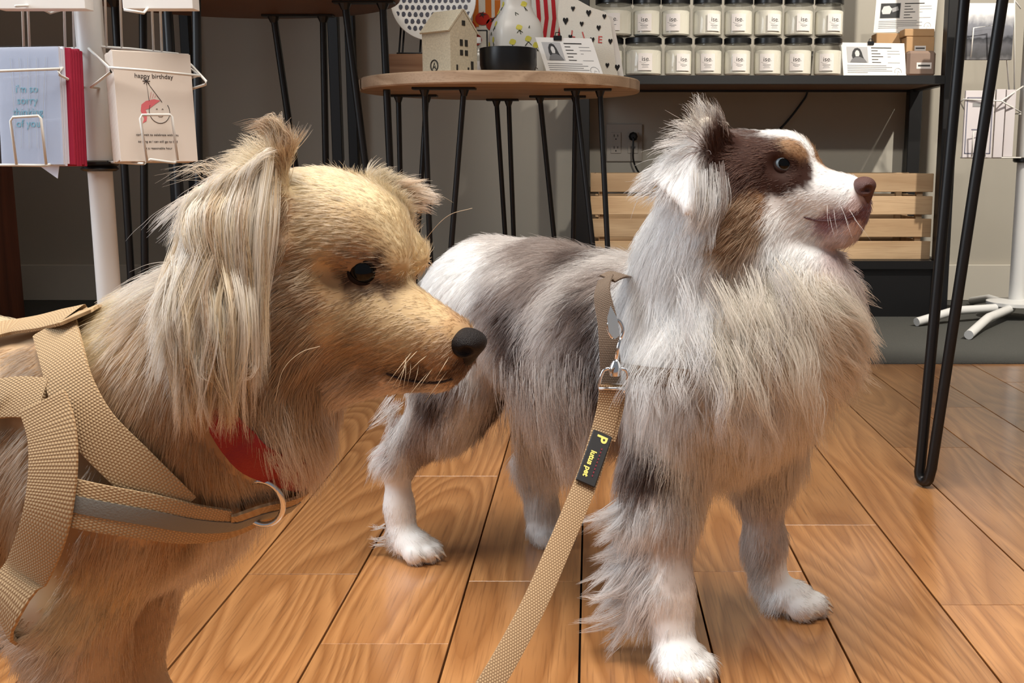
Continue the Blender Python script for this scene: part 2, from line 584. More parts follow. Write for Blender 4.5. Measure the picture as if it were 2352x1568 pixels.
# slatted crates on the bottom shelf
cy0 = SF + 0.05
zb = 0.175
ztop = at(2050, 396, cy0).z
CRW = (wdt - 0.012) / 2


def crate(xc, label):
    c = empty('slatted_crate', (xc, cy0, zb))
    tag(c, label, 'crate', 'slatted wooden crates on the bottom shelf')
    h = ztop - zb - 0.003
    n, gap = 4, 0.0125
    sw = (h - gap * (n - 1)) / n
    for k in range(n):
        z = sw / 2 + k * (sw + gap)
        for y in (0.006, 0.26):
            s_ = MB().box((0, 0, 0), (CRW, 0.011, sw), bev=0.0012).build('slat', PINE, c)
            s_.location = (0, y, z)
        for x in (-CRW / 2 + 0.02, CRW / 2 - 0.02):
            s_ = MB().box((0, 0, 0), (0.010, 0.240, sw), bev=0.0012).build('slat', PINE, c)
            s_.location = (x, 0.133, z)
    for x in (-CRW / 2 + 0.036, CRW / 2 - 0.036):
        for y in (0.022, 0.244):
            MB().box((x, y, h / 2), (0.018, 0.018, h - 0.004)).build('corner_post', PINE, c)
    MB().box((0, 0.133, 0.012), (CRW - 0.06, 0.236, 0.008)).build('base_board', PINE, c)


crate((SXL + PT / 2) + CRW / 2 + 0.002, 'pine slatted crate on the bottom shelf near the wall outlet')
crate((SXR - PT / 2) - CRW / 2 - 0.002, "pine slatted crate on the bottom shelf behind the white dog's muzzle")

# candle jars
GLASS = clear_mat('jar_glass', (0.93, 0.94, 0.93, 1))
WAX = mat('cream_wax', srgb(250, 244, 230), 0.5)
LABELP = mat('jar_label_paper', srgb(232, 226, 222), 0.7)
JARS_LO = [(1370, 1432), (1436, 1519), (1526, 1589), (1595, 1658), (1662, 1724), (1731, 1794), (1800, 1863), (1869, 1932)]
JARS_HI = [(1368, 1451), (1453, 1516), (1518, 1583), (1590, 1655), (1661, 1726), (1729, 1793), (1798, 1864), (1868, 1933)]
ORD = ['first', 'second', 'third', 'fourth', 'fifth', 'sixth', 'seventh', 'eighth']
jar_top = {}


def jar(x0, x1, zb, yc, k, row, turn):
    X = at((x0 + x1) / 2, 150, yc).x
    d = (x1 - x0) / FPX * (yc + 0.02)
    r, h = d / 2, 0.093
    j = empty('candle_jar', (X, yc, zb), turn)
    g = MB().lathe([(r - 0.006, 0.0005), (r - 0.001, 0.004), (r, 0.012), (r, h - 0.012), (r - 0.004, h - 0.004), (r - 0.004, h)], n=36).build('glass_body', GLASS, j, smooth='auto')
    MB().lathe([(r - 0.007, 0.005), (r - 0.0032, 0.009), (r - 0.0032, h - 0.02), (r - 0.006, h - 0.018)], n=36).build('wax', WAX, j, smooth='auto')
    MB().lathe([(r - 0.003, h + 0.0008), (r - 0.001, h + 0.002), (r - 0.001, h + 0.016), (r - 0.004, h + 0.019)], n=36).build('lid', BLACKP, j, smooth='auto')
    # curved paper label with lettering
    lw, lh, zc = 0.042, 0.048, 0.040
    a0 = lw / r / 2
    vs, fs = [], []
    n = 10
    for i in range(n + 1):
        a = -math.pi / 2 - a0 + 2 * a0 * i / n
        for z in (zc - lh / 2, zc + lh / 2):
            for rr in (r + 0.0003, r + 0.0007):
                vs.append((rr * math.cos(a), rr * math.sin(a), z))
    for i in range(n):
        b = i * 4
        fs += [(b + 1, b + 5, b + 7, b + 3), (b, b + 2, b + 6, b + 4), (b + 2, b + 3, b + 7, b + 6), (b, b + 4, b + 5, b + 1)]
    lab = MB().add(vs, fs).build('label', LABELP, j, smooth='auto')

    def wrap(ob):
        for v in ob.data.vertices:
            a = -math.pi / 2 + v.co.x / r
            rr = r + 0.0009
            v.co = Vector((rr * math.cos(a), rr * math.sin(a), v.co.z))
    wrap(text('lettering', 'ise', INK, lab, (0, 0, zc + 0.008), (1, 0, 0), (0, 0, 1), 0.019))
    m = MB()
    zl = zc - 0.008
    for i in range(7):   # the underlining flourish of the script and the small print lines
        t = i / 6
        m.box((-0.014 + 0.026 * t, 0, zc + 0.000 - 0.004 * math.sin(t * 5)), (0.005, 0.0002, 0.0007))
    for q, wq in enumerate((0.022, 0.016, 0.019) if k % 2 else (0.02, 0.012)):
        for i in range(5):
            m.box((-wq / 2 + wq * (i + 0.5) / 5, 0, zl - 0.004 * q), (wq / 5, 0.0002, 0.0009 if q else 0.0015))
    pr = m.build('small_print', INKL, lab)
    wrap(pr)
    return j, zb + h + 0.019


for k, (a, b) in enumerate(JARS_LO):
    j, zt = jar(a, b, SZ, SF + 0.075 - (0.0 if k != 1 else 0.0), k, 0, (rnd.uniform(-0.3, 0.35)))
    jar_top[k] = zt
    big = ' wide' if k == 1 else ''
    tag(j, f'cream candle jar with black lid, {ORD[k]} from the left end of the lower row', 'jar', 'candle jars on the black shelf')
for k, (a, b) in enumerate(JARS_HI):
    j, zt = jar(a, b, jar_top[k] + 0.0004, SF + 0.075, k, 1, (rnd.uniform(-0.3, 0.4)))
    tag(j, f'cream candle jar with black lid, {ORD[k]} from the left end of the upper row', 'jar', 'candle jars on the black shelf')


# info cards with a portrait print
def info_card(name, corners, label, portrait, Yb, thick=0.0015, tilt=0.10, clip=None):
    """corners: px tl, tr, br, bl of the sheet; stands leaning back"""
    tl, tr, br, bl = corners
    o = at(*bl, Yb)
    ux = at(*br, Yb) - o
    hgt = (at(*tl, Yb) - o).length
    wid = ux.length
    ux.normalize()
    c = empty(name, o)
    tag(c, label, 'sign')
    uy = Vector((0, math.sin(tilt), math.cos(tilt)))
    skew = (at(*tl, Yb) - o).x / hgt
    uy = (uy + Vector((skew, 0, 0))).normalized()
    nn = ux.cross(uy).normalized()   # towards camera (-Y)
    MB().prism([(0, 0), (wid, 0), (wid, hgt), (0, hgt)], nn * -thick, ux, uy, thick).build('sheet', PAPER, c)
    e = nn * 0.0003

    def rects(rs, nm, mt, d=1.0):
        m = MB()
        for x, y, w_, h_ in rs:
            m.prism([(x * wid, y * hgt), ((x + w_) * wid, y * hgt), ((x + w_) * wid, (y + h_) * hgt), (x * wid, (y + h_) * hgt)], e * d, ux, uy, 0.0001)
        return m.build(nm, mt, c)
    ph = rects([(0.08, 0.42, 0.33, 0.46)], 'photo_print', mat('photo_grey', srgb(185, 185, 186), 0.6))

    def poly(pts, nm, mt, d):
        m = MB().prism([(x * wid, y * hgt) for x, y in pts], e * d, ux, uy, 0.0001)
        return m.build(nm, mt, ph)
    if portrait == 'person':
        poly([(0.17, 0.5), (0.155, 0.62), (0.17, 0.74), (0.205, 0.83), (0.25, 0.85), (0.29, 0.82), (0.315, 0.72), (0.33, 0.6), (0.35, 0.52)], 'dark_hair', mat('photo_dark', srgb(40, 40, 42), 0.6), 2)
        poly([(0.215, 0.6), (0.205, 0.7), (0.225, 0.77), (0.25, 0.78), (0.272, 0.75), (0.28, 0.67), (0.265, 0.6)], 'face_tone', mat('photo_light', srgb(215, 214, 213), 0.6), 3)
        poly([(0.12, 0.425), (0.15, 0.52), (0.21, 0.58), (0.28, 0.585), (0.35, 0.53), (0.39, 0.425)], 'clothes_tone', mat('photo_mid', srgb(120, 120, 122), 0.6), 3.5)
    else:
        poly([(0.085, 0.43), (0.085, 0.87), (0.4, 0.87), (0.4, 0.43)], 'dark_tone', mat('photo_dark', srgb(40, 40, 42), 0.6), 2)
        poly([(0.12, 0.55), (0.1, 0.65), (0.13, 0.78), (0.22, 0.8), (0.27, 0.7), (0.24, 0.55)], 'bowl_tone', mat('photo_light', srgb(215, 214, 213), 0.6), 3)
        poly([(0.28, 0.6), (0.26, 0.72), (0.36, 0.78), (0.38, 0.66)], 'hand_tone', mat('photo_mid2', srgb(160, 160, 162), 0.6), 3)
    rects([(0.47, 0.84, 0.32, 0.03)] + [(0.47, 0.76 - 0.085 * i, 0.1 + 0.04 * (i % 3), 0.022) for i in range(5)], 'heading_print', INK)
    rects([(0.72, 0.76, 0.19, 0.014), (0.72, 0.675, 0.2, 0.014), (0.72, 0.59, 0.05, 0.014), (0.72, 0.42, 0.19, 0.014)], 'field_print', INKL)
    rects([(0.07, 0.33 - 0.052 * i, 0.62 + 0.09 * (i % 2) - (0.3 if i == 4 else 0), 0.018) for i in range(5)], 'body_print', INKL)
    sx, sy, sr = 0.87 * wid, 0.17 * hgt, 0.10 * hgt
    m = MB().tube([o * 0 + ux * (sx + sr * math.cos(a * 0.35)) + uy * (sy + sr * math.sin(a * 0.35)) + e for a in range(-1, 11)], 0.0005, 5)
    m.tube([ux * (sx - sr * 0.3) + uy * (sy - sr) + e, ux * sx + uy * (sy + sr * 0.1) + e, ux * (sx + sr * 0.5) + uy * (sy - sr * 0.2) + e], 0.0004, 5)
    m.build('seal_print', INKL, c)
    if clip:
        q = ux * (clip * wid) + uy * hgt
        m = MB().box(q + Vector((0, 0, -0.001)), (0.018, 0.009, 0.010), bev=0.001)
        m.tube([q + Vector((-0.006, 0, 0.003)), q + Vector((-0.004, 0.001, 0.011)), q + Vector((0.004, 0.001, 0.011)), q + Vector((0.006, 0, 0.003))], 0.0011, 6)
        m.build('binder_clip', BLACKP, c)
    return c


def on_shelf(o, z):
    o.location.z = z
    return o


on_shelf(info_card('info_card', ((1934, 85), (2078, 88), (2083, 167), (1938, 165)), 'white info card with a dark-haired portrait beside the brown soap bar', 'person', SF + 0.06, clip=0.47), SZ + 0.0005)
info_card('info_card', ((2014, -2), (2140, -2), (2147, 72), (2006, 75)), 'white info card with a dark square photo standing on kraft boxes', 'bowl', SF + 0.17, tilt=0.05)

KRAFT = mat('kraft_card', srgb(188, 150, 108), 0.75, noise=(0.06, 60))
SOAP = mat('greybrown_soap', srgb(140, 118, 104), 0.6, noise=(0.08, 40))


def pbox(name, x0, x1, y0, zb_, Y, dep, mt, label, cat, labelpatch=None, bev=0.002):
    a, b = at(x0, 150, Y), at(x1, 150, Y)
    zt = at((x0 + x1) / 2, y0, Y).z
    wd = b.x - a.x
    o = MB().box((0, 0, (zt - zb_) / 2), (wd, dep, zt - zb_), bev=bev).build(name, mt, None)
    o.location = ((a.x + b.x) / 2, Y + dep / 2, zb_)
    tag(o, label, cat)
    if labelpatch:
        fx, fz, fw, fh = labelpatch
        MB().box((wd * fx, -dep / 2 - 0.0004, (zt - zb_) * fz), (wd * fw, 0.0006, (zt - zb_) * fh)).build('paper_label', LABELP, o)
        MB().box((wd * fx, -dep / 2 - 0.0009, (zt - zb_) * fz), (wd * fw * 0.8, 0.0004, (zt - zb_) * fh * 0.28)).build('lettering', INK, o)
    return o, zt


sb, zs = pbox('soap_bar', 2084, 2150, 116, SZ + 0.0005, SF + 0.052, 0.05, SOAP, 'grey-brown soap bar with a small white label at the shelf end', 'soap', (0.08, 0.42, 0.52, 0.24), 0.008)
k1, zk = pbox('kraft_box', 2079, 2144, 84, SZ + 0.0005, SF + 0.112, 0.05, KRAFT, 'tan kraft box standing behind the grey-brown soap bar', 'box', (0.0, 0.72, 0.4, 0.12))
k2, zk2 = pbox('kraft_box', 2074, 2143, 66, zk + 0.0005, SF + 0.112, 0.054, KRAFT, 'flat kraft box lid lying on top of the kraft box stack', 'box')
k3, zk3 = pbox('kraft_box', 2010, 2072, 76, SZ + 0.0005, SF + 0.165, 0.06, KRAFT, 'kraft box half hidden behind the portrait info card', 'box')

# outlet, plug and cords on the wall
ou = empty('wall_outlet', at(1434, 328, WALLY)); ou.location.y = WALLY
tag(ou, 'double wall outlet plate beside the black shelf post', 'outlet')
OUTP = mat('outlet_plastic', srgb(168, 160, 150), 0.5)
MB().box((0, -0.004, 0), (0.118, 0.008, 0.122), bev=0.002).build('cover_plate', OUTP, ou)
for x in (-0.028, 0.028):
    fr_ = MB().box((x, -0.0095, 0), (0.034, 0.003, 0.068), bev=0.001).build('receptacle', OUTP, ou)
    for z in (0.019, -0.019):
        m = MB()
        m.box((x - 0.006, -0.0113, z + 0.004), (0.0022, 0.001, 0.008)); m.box((x + 0.006, -0.0113, z + 0.004), (0.0022, 0.001, 0.007)); m.box((x, -0.0113, z - 0.007), (0.004, 0.001, 0.004))
        m.build('slots', BLACKP, fr_)
pc = empty('power_cord', ou.location)
tag(pc, 'black plug and cord pushed into the wall outlet', 'cord')
MB().lathe([(0.006, 0), (0.015, 0.004), (0.015, 0.018), (0.008, 0.024)], n=8).build('plug', BLACKP, pc).matrix_local = Matrix.Translation((0.028, -0.0125, 0.02)) @ Matrix.Rotation(R(90), 4, 'X')
MB().tube(arc([(0.028, -0.035, 0.018), (0.028, -0.036, -0.02), (0.030, -0.03, -0.06), (0.05, -0.025, -0.1), (0.09, -0.02, -0.14), (0.16, -0.02, -0.2)]), 0.003, 8).build('cable', BLACKP, pc, smooth=True)
q = [at(1856, 205, WALLY - 0.012), at(1838, 240, WALLY - 0.012), at(1805, 282, WALLY - 0.012), at(1770, 320, WALLY - 0.012), at(1740, 380, WALLY - 0.012)]
tag(MB().tube(arc([q[0] + Vector((0.01, 0, 0.12))] + q), 0.0035, 8).build('hanging_cable', BLACKP, smooth=True), 'thin black cable hanging down the wall under the jar shelf', 'cord')

# tall dark rack frame standing at the wall behind the tall table
fr = empty('metal_rack', (at(600, 500, 3.4).x, 3.4, 0.006))
tag(fr, 'tall black metal rack frame in shadow behind the tall table', 'rack')
xs = [at(p, 300, 3.25).x - fr.location.x for p in (398, 775)] + [at(p, 300, 3.6).x - fr.location.x for p in (440, 812)]
for x, y in ((xs[0], -0.15), (xs[1], -0.15), (xs[2], 0.2), (xs[3], 0.2)):
    MB().box((x, y, 0.9), (0.03, 0.03, 1.8), bev=0.002).build('post', BLACK, fr)
for z in (1.05, 1.5, 1.79):
    MB().box(((xs[0] + xs[3]) / 2, 0.025, z), (xs[3] - xs[0] + 0.03, 0.38, 0.025), bev=0.002).build('shelf_board', UNDER, fr)

# brown wooden cabinet at the left edge
XC = at(48, 600, 3.07).x
cb = empty('wooden_cabinet', (XC - 0.3, 2.85, 0.006))
tag(cb, 'reddish brown wooden cabinet at the far left behind the card rack', 'cabinet')
MB().box((0, 0, 0.27), (0.6, 0.44, 0.5), bev=0.003).build('body', BROWNW, cb)
MB().box((0, 0, 0.53), (0.62, 0.46, 0.02), bev=0.003).build('top_board', BROWNW, cb)
MB().box((0, 0, 0.01), (0.56, 0.40, 0.02)).build('plinth', BLACK, cb)
for x in (-0.15, 0.15):
    d = MB().box((x, -0.225, 0.27), (0.28, 0.012, 0.46), bev=0.002).build('door', BROWNW, cb)
    MB().tube([(x * 0.25, -0.233, 0.24), (x * 0.25, -0.25, 0.25), (x * 0.25, -0.25, 0.31), (x * 0.25, -0.233, 0.32)], 0.004, 8).build('handle', BLACK, d)

# grey mat at the lower left
g0 = gnd(60, 1440)
mt_ = MB().box((0, 0, 0.005), (0.5, 0.62, 0.010), bev=0.003).build('floor_mat', mat('grey_mat', srgb(92, 88, 86), 0.95, noise=(0.4, 300), bump=1.0, bscale=300))
mt_.location = (g0.x - 0.245, g0.y - 0.28, 0.0)
tag(mt_, 'dark grey textured floor mat peeking out behind the tan dog', 'mat')


# ================================================================== CARD RACKS
def wire(parent, pts, r=0.0016, name='wire'):
    return MB().tube(pts, r, 8).build(name, WIRE, parent, smooth=True)


def px_pts(lst):
    return [at(*p) for p in lst]


RY = 1.46
rk = empty('card_rack', (at(245, 600, RY).x, RY, 0))
tag(rk, 'white wire greeting card rack on a pole behind the tan dog', 'card rack')
o_ = rk.location
inv = lambda pts: [Vector(p) - o_ for p in pts]
zc_ = at(230, 372, RY).z
MB().lathe([(0.0155, 0.03), (0.0155, zc_)], n=24).build('lower_pole', WHITEM, rk, smooth='auto')
MB().lathe([(0.0175, zc_ + 0.002), (0.0175, 1.45), (0.012, 1.455)], n=24).build('upper_sleeve', WHITEM, rk, smooth='auto')
MB().lathe([(0.020, zc_ - 0.012), (0.024, zc_ - 0.009), (0.021, zc_ - 0.006), (0.0245, zc_ - 0.003), (0.0245, zc_)], n=24).build('collar', BLACKP, rk, smooth='auto')
MB().lathe([(0.05, 0.022), (0.05, 0.03), (0.03, 0.034)], n=24).build('base_plate', WHITEM, rk, smooth='auto')
for a in (50, 140, 225, 310):
    d = Vector((math.cos(R(a)), math.sin(R(a)), 0))
    MB().tube([d * 0.03 + Vector((0, 0, 0.030)), d * 0.12 + Vector((0, 0, 0.030)), d * 0.2 + Vector((0, 0, 0.011))], 0.0105, 10).build('foot', WHITEM, rk, smooth='auto')


def pocket(pl):
    for nm, pts in pl:
        wire(rk, inv(px_pts(pts)), 0.0017, nm)


Yb, Ym, Yf = RY - 0.005, RY - 0.055, RY - 0.105
YR = RY - 0.050
# right pocket
pocket([('hoop_wire', [(197, 105, Yb), (300, 112, Yb), (409, 124, Yb), (440, 150, Yb), (473, 186, YR), (472, 194, YR), (415, 212, Yb)]),
        ('hoop_wire', [(197, 105, Yb), (250, 155, Ym - 0.03), (255, 165, Yf), (209, 200, Ym), (230, 202, Yb)]),
        ('front_wire', [(250, 155, Yf), (340, 162, Yf + 0.018), (460, 174, YR)]),
        ('side_wire', [(409, 124, Yb), (428, 150, Yb), (460, 174, YR), (424, 183, Yb)]),
        ('lip_wire', [(338, 372, Yf + 0.014), (322, 272, Yf + 0.012), (326, 264, Yf + 0.012), (390, 263, Yf + 0.035), (395, 268, Yf + 0.035), (408, 368, Yf + 0.037)]),
        ('bottom_wire', [(250, 372, Yb), (330, 376, Yf + 0.01), (345, 366, Yf + 0.02), (400, 374, Yf + 0.03), (410, 368, Yb)]),
        ('upright_wire', [(233, -250, Yb), (245, 107, Yb)]), ('upright_wire', [(268, -250, Yb), (280, 111, Yb)]),
        ('upright_wire', [(338, -250, Yb), (353, 117, Yb)]), ('upright_wire', [(358, -250, Yb), (372, 120, Yb)]),
        ('side_wire', [(409, 124, Yb), (405, 300, Yb), (410, 368, Yb)]), ('side_wire', [(197, 105, Yb), (215, 300, Yb), (250, 372, Yb)])])
# left pocket
pocket([('hoop_wire', [(-70, 125, Ym), (0, 117, Yb), (192, 110, Yb), (150, 148, Ym), (135, 164, Yf), (137, 172, Yf), (197, 203, Yb)]),
        ('front_wire', [(-70, 166, Yf), (0, 163, Yf), (137, 158, Yf)]),
        ('lip_wire', [(38, 378, Yf - 0.004), (24, 278, Yf - 0.006), (30, 269, Yf - 0.007), (88, 266, Yf - 0.007), (94, 272, Yf - 0.006), (106, 378, Yf - 0.004)]),
        ('bottom_wire', [(-60, 378, Yf), (105, 380, Yf), (170, 365, Yb), (245, 362, Yb)]),
        ('upright_wire', [(42, -250, Yb), (55, 114, Yb)]), ('upright_wire', [(54, -250, Yb), (68, 114, Yb)]),
        ('upright_wire', [(140, -250, Yb), (150, 112, Yb)]), ('upright_wire', [(160, -250, Yb), (171, 111, Yb)]),
        ('side_wire', [(192, 110, Yb), (187, 240, Yb), (170, 365, Yb)])])
# bottoms of the pockets above
pocket([('bottom_wire', [(36, 14, Yf), (80, 12, Ym), (115, 30, Yb), (150, 20, Yb)]), ('bottom_wire', [(285, 22, Yf), (330, 30, Yf), (345, 12, Ym), (400, 10, Yb)])])

CARDW, CARDH = 0.108, 0.140
CREAM = mat('cream_card', srgb(226, 214, 202), 0.75)
CRIM = mat('crimson_envelope', srgb(165, 24, 58), 0.7)
BLUEW = mat('white_blue_card', srgb(222, 226, 240), 0.45)
SLEEVE = clear_mat('clear_sleeve', (0.95, 0.97, 1.0, 1), 0.12)
CYAN = mat('cyan_print', srgb(150, 214, 228), 0.7)
PINK = mat('pink_print', srgb(222, 110, 116), 0.7)


def card_stack(front_bl, Y, rz, lean, n, th, mats, labels, group, wpx=None, h=CARDH, wd=CARDW, names=('greeting_card',)):
    """n cards one behind the other; returns the front card's empty"""
    o = at(*front_bl, Y)
    first = None
    for i in range(n):
        c = MB().box((wd / 2, 0, h / 2), (wd, th * 0.8, h), bev=0.0003).build(names[i % len(names)], mats[i % len(mats)])
        M = Matrix.Translation(o) @ Matrix.Rotation(rz, 4, 'Z') @ Matrix.Rotation(lean, 4, 'X') @ Matrix.Translation((0, th * i, 0))
        c.matrix_world = M
        j = rnd.uniform(-0.002, 0.002)
        c.location.z += j if i else 0
        tag(c, labels[0] if not i else labels[1].replace('%', ORD[i]), 'card', group)
        if i == 0:
            first = c
    return first


bc = card_stack((277, 371), RY - 0.094, R(36), R(-3), 8, 0.0052, [CREAM] * 8,
                ['cream birthday card with a drawn girl in a party hat, front of its pocket'] + ['cream greeting card, % from the front of the party hat card pocket'], 'cards in the birthday pocket', h=0.134, wd=0.0935)
yf = -0.0024
UX, UZ = (1, 0, 0), (0, 0, 1)
DINK = mat('dark_card_ink', srgb(60, 54, 52), 0.8)
text('lettering', 'happy birthday', DINK, bc, (0.047, yf, 0.105), UX, UZ, 0.0078)
for i, s_ in enumerate(("can't wait to celebrate with you", 'so long as i can still go to bed', 'at a reasonable hour')):
    text('lettering', s_, DINK, bc, (0.046, yf, 0.033 - 0.0083 * i), UX, UZ, 0.0040)


def stroke(parent, pts, r, mt, name='drawing_line'):
    return MB().tube([(x, yf, z) for x, z in pts], r, 5).build(name, mt, parent)


cx, cz = 0.0505, 0.062
stroke(bc, [(cx + 0.0125 * math.cos(t), cz + 0.0145 * math.sin(t)) for t in np.linspace(2.6, 2 * math.pi + 0.6, 22)], 0.00035, DINK)
stroke(bc, [(0.039, 0.0745), (0.0375, 0.099), (0.0545, 0.0735)], 0.00035, DINK)
for a in range(0, 360, 45):
    stroke(bc, [(0.0375, 0.099), (0.0375 + 0.0045 * math.cos(R(a)), 0.099 + 0.0045 * math.sin(R(a)))], 0.0004, DINK, 'pompom_line')
for i in range(4):
    stroke(bc, [(0.040 + 0.003 * i, 0.077 + 0.001 * i), (0.0425 + 0.0025 * i, 0.086 - 0.002 * i)], 0.0002, PINK, 'hat_line')
MB().prism([(0.0525, 0.0755), (0.045, 0.077), (0.035, 0.0745), (0.0295, 0.070), (0.028, 0.062), (0.0315, 0.053), (0.029, 0.047), (0.034, 0.050), (0.0355, 0.058), (0.034, 0.064), (0.039, 0.0655), (0.046, 0.071)], (0, yf, 0), UX, UZ, 0.0001).build('pink_hair_print', PINK, bc)
stroke(bc, [(0.047, 0.0585), (0.0495, 0.0555), (0.053, 0.0555), (0.0555, 0.0585)], 0.0003, DINK)
for x in (0.0475, 0.0545):
    stroke(bc, [(x - 0.001, 0.0645), (x, 0.0655), (x + 0.001, 0.0645)], 0.0003, DINK)

lc = card_stack((6, 378), RY - 0.078, R(-9), R(-3), 3, 0.0045, [BLUEW] * 3,
                ['pale blue-white card in a clear sleeve with faint cyan lettering, front of its pocket'] + ['pale card, % from the front of the pocket with crimson envelopes'], 'cards in the crimson envelope pocket', h=0.143, wd=0.085)
for i, (s_, z) in enumerate((("i'm so", 0.092), ('sorry', 0.078), ('thinking', 0.064), ('of you', 0.050))):
    text('lettering', s_, CYAN, lc, (0.040, yf, z), UX, UZ, 0.013)
for i in range(5):
    MB().tube([(0.018 + 0.011 * i, yf - 0.0006, 0.02), (0.022 + 0.010 * i, yf - 0.001, 0.07), (0.020 + 0.012 * i, yf - 0.0006, 0.13)], 0.00028, 5).build('sleeve_crease', PAPER, lc)
MB().prism([(-0.001, -0.001), (0.087, -0.001), (0.087, 0.144), (-0.001, 0.144)], (0, -0.0042, 0), UX, UZ, 0.00015).build('clear_sleeve', SLEEVE, lc)
MB().prism([(0.045, 0.0), (0.074, 0.0), (0.071, -0.017)], (0, 0.006, 0), UX, UZ, 0.0006).build('loose_corner', BLUEW, lc)
# crimson envelopes behind the sleeved cards
oc = at(6, 378, RY - 0.078)
for i in range(5):
    c = MB().box((0.0455, 0, 0.0715), (0.091, 0.0044, 0.143), bev=0.0004).build('envelope', CRIM)
    c.matrix_world = Matrix.Translation(oc) @ Matrix.Rotation(R(-9), 4, 'Z') @ Matrix.Rotation(R(-3), 4, 'X') @ Matrix.Translation((0, 0.0045 * 3 + 0.0055 * i, rnd.uniform(-0.001, 0.002)))
    tag(c, f'crimson envelope, {ORD[i]} behind the blue-white sleeved cards', 'envelope', 'crimson envelopes in the card rack')
for nm, x, wpx_, lab in (('greeting_card', 282, 0.086, 'white card in the pocket above the birthday card'), ('greeting_card', -10, 0.11, 'white card in the pocket above the crimson envelopes')):
    c = MB().box((wpx_ / 2, 0.012, 0.07), (wpx_, 0.024, 0.14), bev=0.0005).build(nm, PAPER)
    c.location = at(x, 20, RY - 0.075)
    tag(c, lab, 'card')

# second rack by the wall on the right
R2Y = 3.22
r2 = empty('card_rack', (at(2346, 500, R2Y).x, R2Y, 0.006))
tag(r2, 'pale card rack on a white pole standing on the carpet', 'card rack')
zc2 = at(2340, 362, R2Y).z - 0.006
MB().lathe([(0.022, 0.045), (0.022, zc2)], n=24).build('lower_pole', WHITEM, r2, smooth='auto')
MB().lathe([(0.026, zc2 + 0.002), (0.026, 1.5)], n=24).build('upper_sleeve', WHITEM, r2, smooth='auto')
MB().lathe([(0.03, zc2 - 0.014), (0.034, zc2 - 0.010), (0.034, zc2)], n=24).build('collar', BLACKP, r2, smooth='auto')
MB().lathe([(0.085, 0.040), (0.085, 0.050), (0.05, 0.056)], n=28).build('base_plate', WHITEM, r2, smooth='auto')
for tip in (gnd(2105, 742, 0.015), gnd(2225, 772, 0.015)):
    d = Vector((tip.x - r2.location.x, tip.y - r2.location.y, 0)); ln = d.length; d.normalize()
    MB().tube([d * 0.05 + Vector((0, 0, 0.034)), d * ln * 0.62 + Vector((0, 0, 0.036)), d * (ln * 0.68) + Vector((0, 0, 0.033)), d * ln + Vector((0, 0, 0.0125))], 0.0125, 12).build('foot', WHITEM, r2, smooth='auto')
for a in (20, 95):
    d = Vector((math.cos(R(a)), math.sin(R(a)), 0))
    MB().tube([d * 0.05 + Vector((0, 0, 0.034)), d * 0.18 + Vector((0, 0, 0.036)), d * 0.30 + Vector((0, 0, 0.0125))], 0.0125, 12).build('foot', WHITEM, r2, smooth='auto')
o2 = r2.location
for pts in ([(2205, 235, R2Y - 0.06), (2213, 228, R2Y - 0.08), (2300, 232, R2Y - 0.09), (2350, 198, R2Y - 0.03)], [(2300, 232, R2Y - 0.09), (2345, 258, R2Y - 0.03)],
            [(2205, 235, R2Y - 0.06), (2215, 252, R2Y - 0.03), (2345, 262, R2Y - 0.03)],
            [(2206, 362, R2Y - 0.06), (2345, 362, R2Y - 0.06)], [(2232, 360, R2Y - 0.09), (2236, 302, R2Y - 0.095), (2262, 296, R2Y - 0.095), (2262, 360, R2Y - 0.09)],
            [(2230, 132, R2Y - 0.09), (2236, 64, R2Y - 0.095), (2282, 58, R2Y - 0.095), (2280, 132, R2Y - 0.09)],
            [(2300, -40, R2Y - 0.03), (2318, 210, R2Y - 0.03)], [(2330, -40, R2Y - 0.03), (2330, 210, R2Y - 0.03)], [(2300, -40, R2Y - 0.03), (2345, 20, R2Y - 0.03)]):
    wire(r2, [p - o2 for p in px_pts(pts)], 0.0022)
CARDG = mat('pale_grey_card', srgb(214, 208, 210), 0.6)
INKV = mat('slate_line_print', srgb(120, 120, 135), 0.7)
for i, (x0, x1, y0, y1, lab) in enumerate(((2209, 2276, 208, 362, 'pale card with a grey printed border in the rack by the wall'), (2279, 2300, 205, 362, 'pale card standing next to the pole of the rack by the wall'), (2302, 2324, 206, 360, 'narrow edge of a pale card nearest the pole of the wall rack'))):
    Y = R2Y - 0.075 + 0.012 * i
    a, b = at(x0, y1, Y), at(x1, y1, Y)
    h = at(x0, y0, Y).z - a.z
    c = MB().box((0, 0, h / 2), (b.x - a.x, 0.008, h), bev=0.0008).build('greeting_card', CARDG)
    c.location = ((a.x + b.x) / 2, Y, a.z)
    tag(c, lab, 'card', 'cards in the wall rack')
    w2 = (b.x - a.x) / 2 - 0.006
    if i == 0:
        m = MB()
        for zz in (0.012, h - 0.02):
            m.box((0, -0.0044, zz), (2 * w2, 0.0006, 0.003))
        for xx in (-w2, w2):
            m.box((xx, -0.0044, h / 2 - 0.004), (0.003, 0.0006, h - 0.03))
        m.build('border_print', INKV, c)
        MB().box((0, -0.0044, h - 0.04), (0.04, 0.0006, 0.01)).build('heading_print', INKL, c)
        MB().box((-0.01, -0.0044, h * 0.42), (0.02, 0.0006, 0.003)).build('line_print', INKV, c)
PHOTO = bpy.data.materials.new('landscape_photo_print')
PHOTO.use_nodes = True
_n, _l = PHOTO.node_tree.nodes, PHOTO.node_tree.links
_tc = _n.new('ShaderNodeTexCoord'); _sp = _n.new('ShaderNodeSeparateXYZ'); _l.new(_tc.outputs['Generated'], _sp.inputs[0])
_no = _n.new('ShaderNodeTexNoise'); _no.inputs['Scale'].default_value = 6; _l.new(_tc.outputs['Generated'], _no.inputs['Vector'])
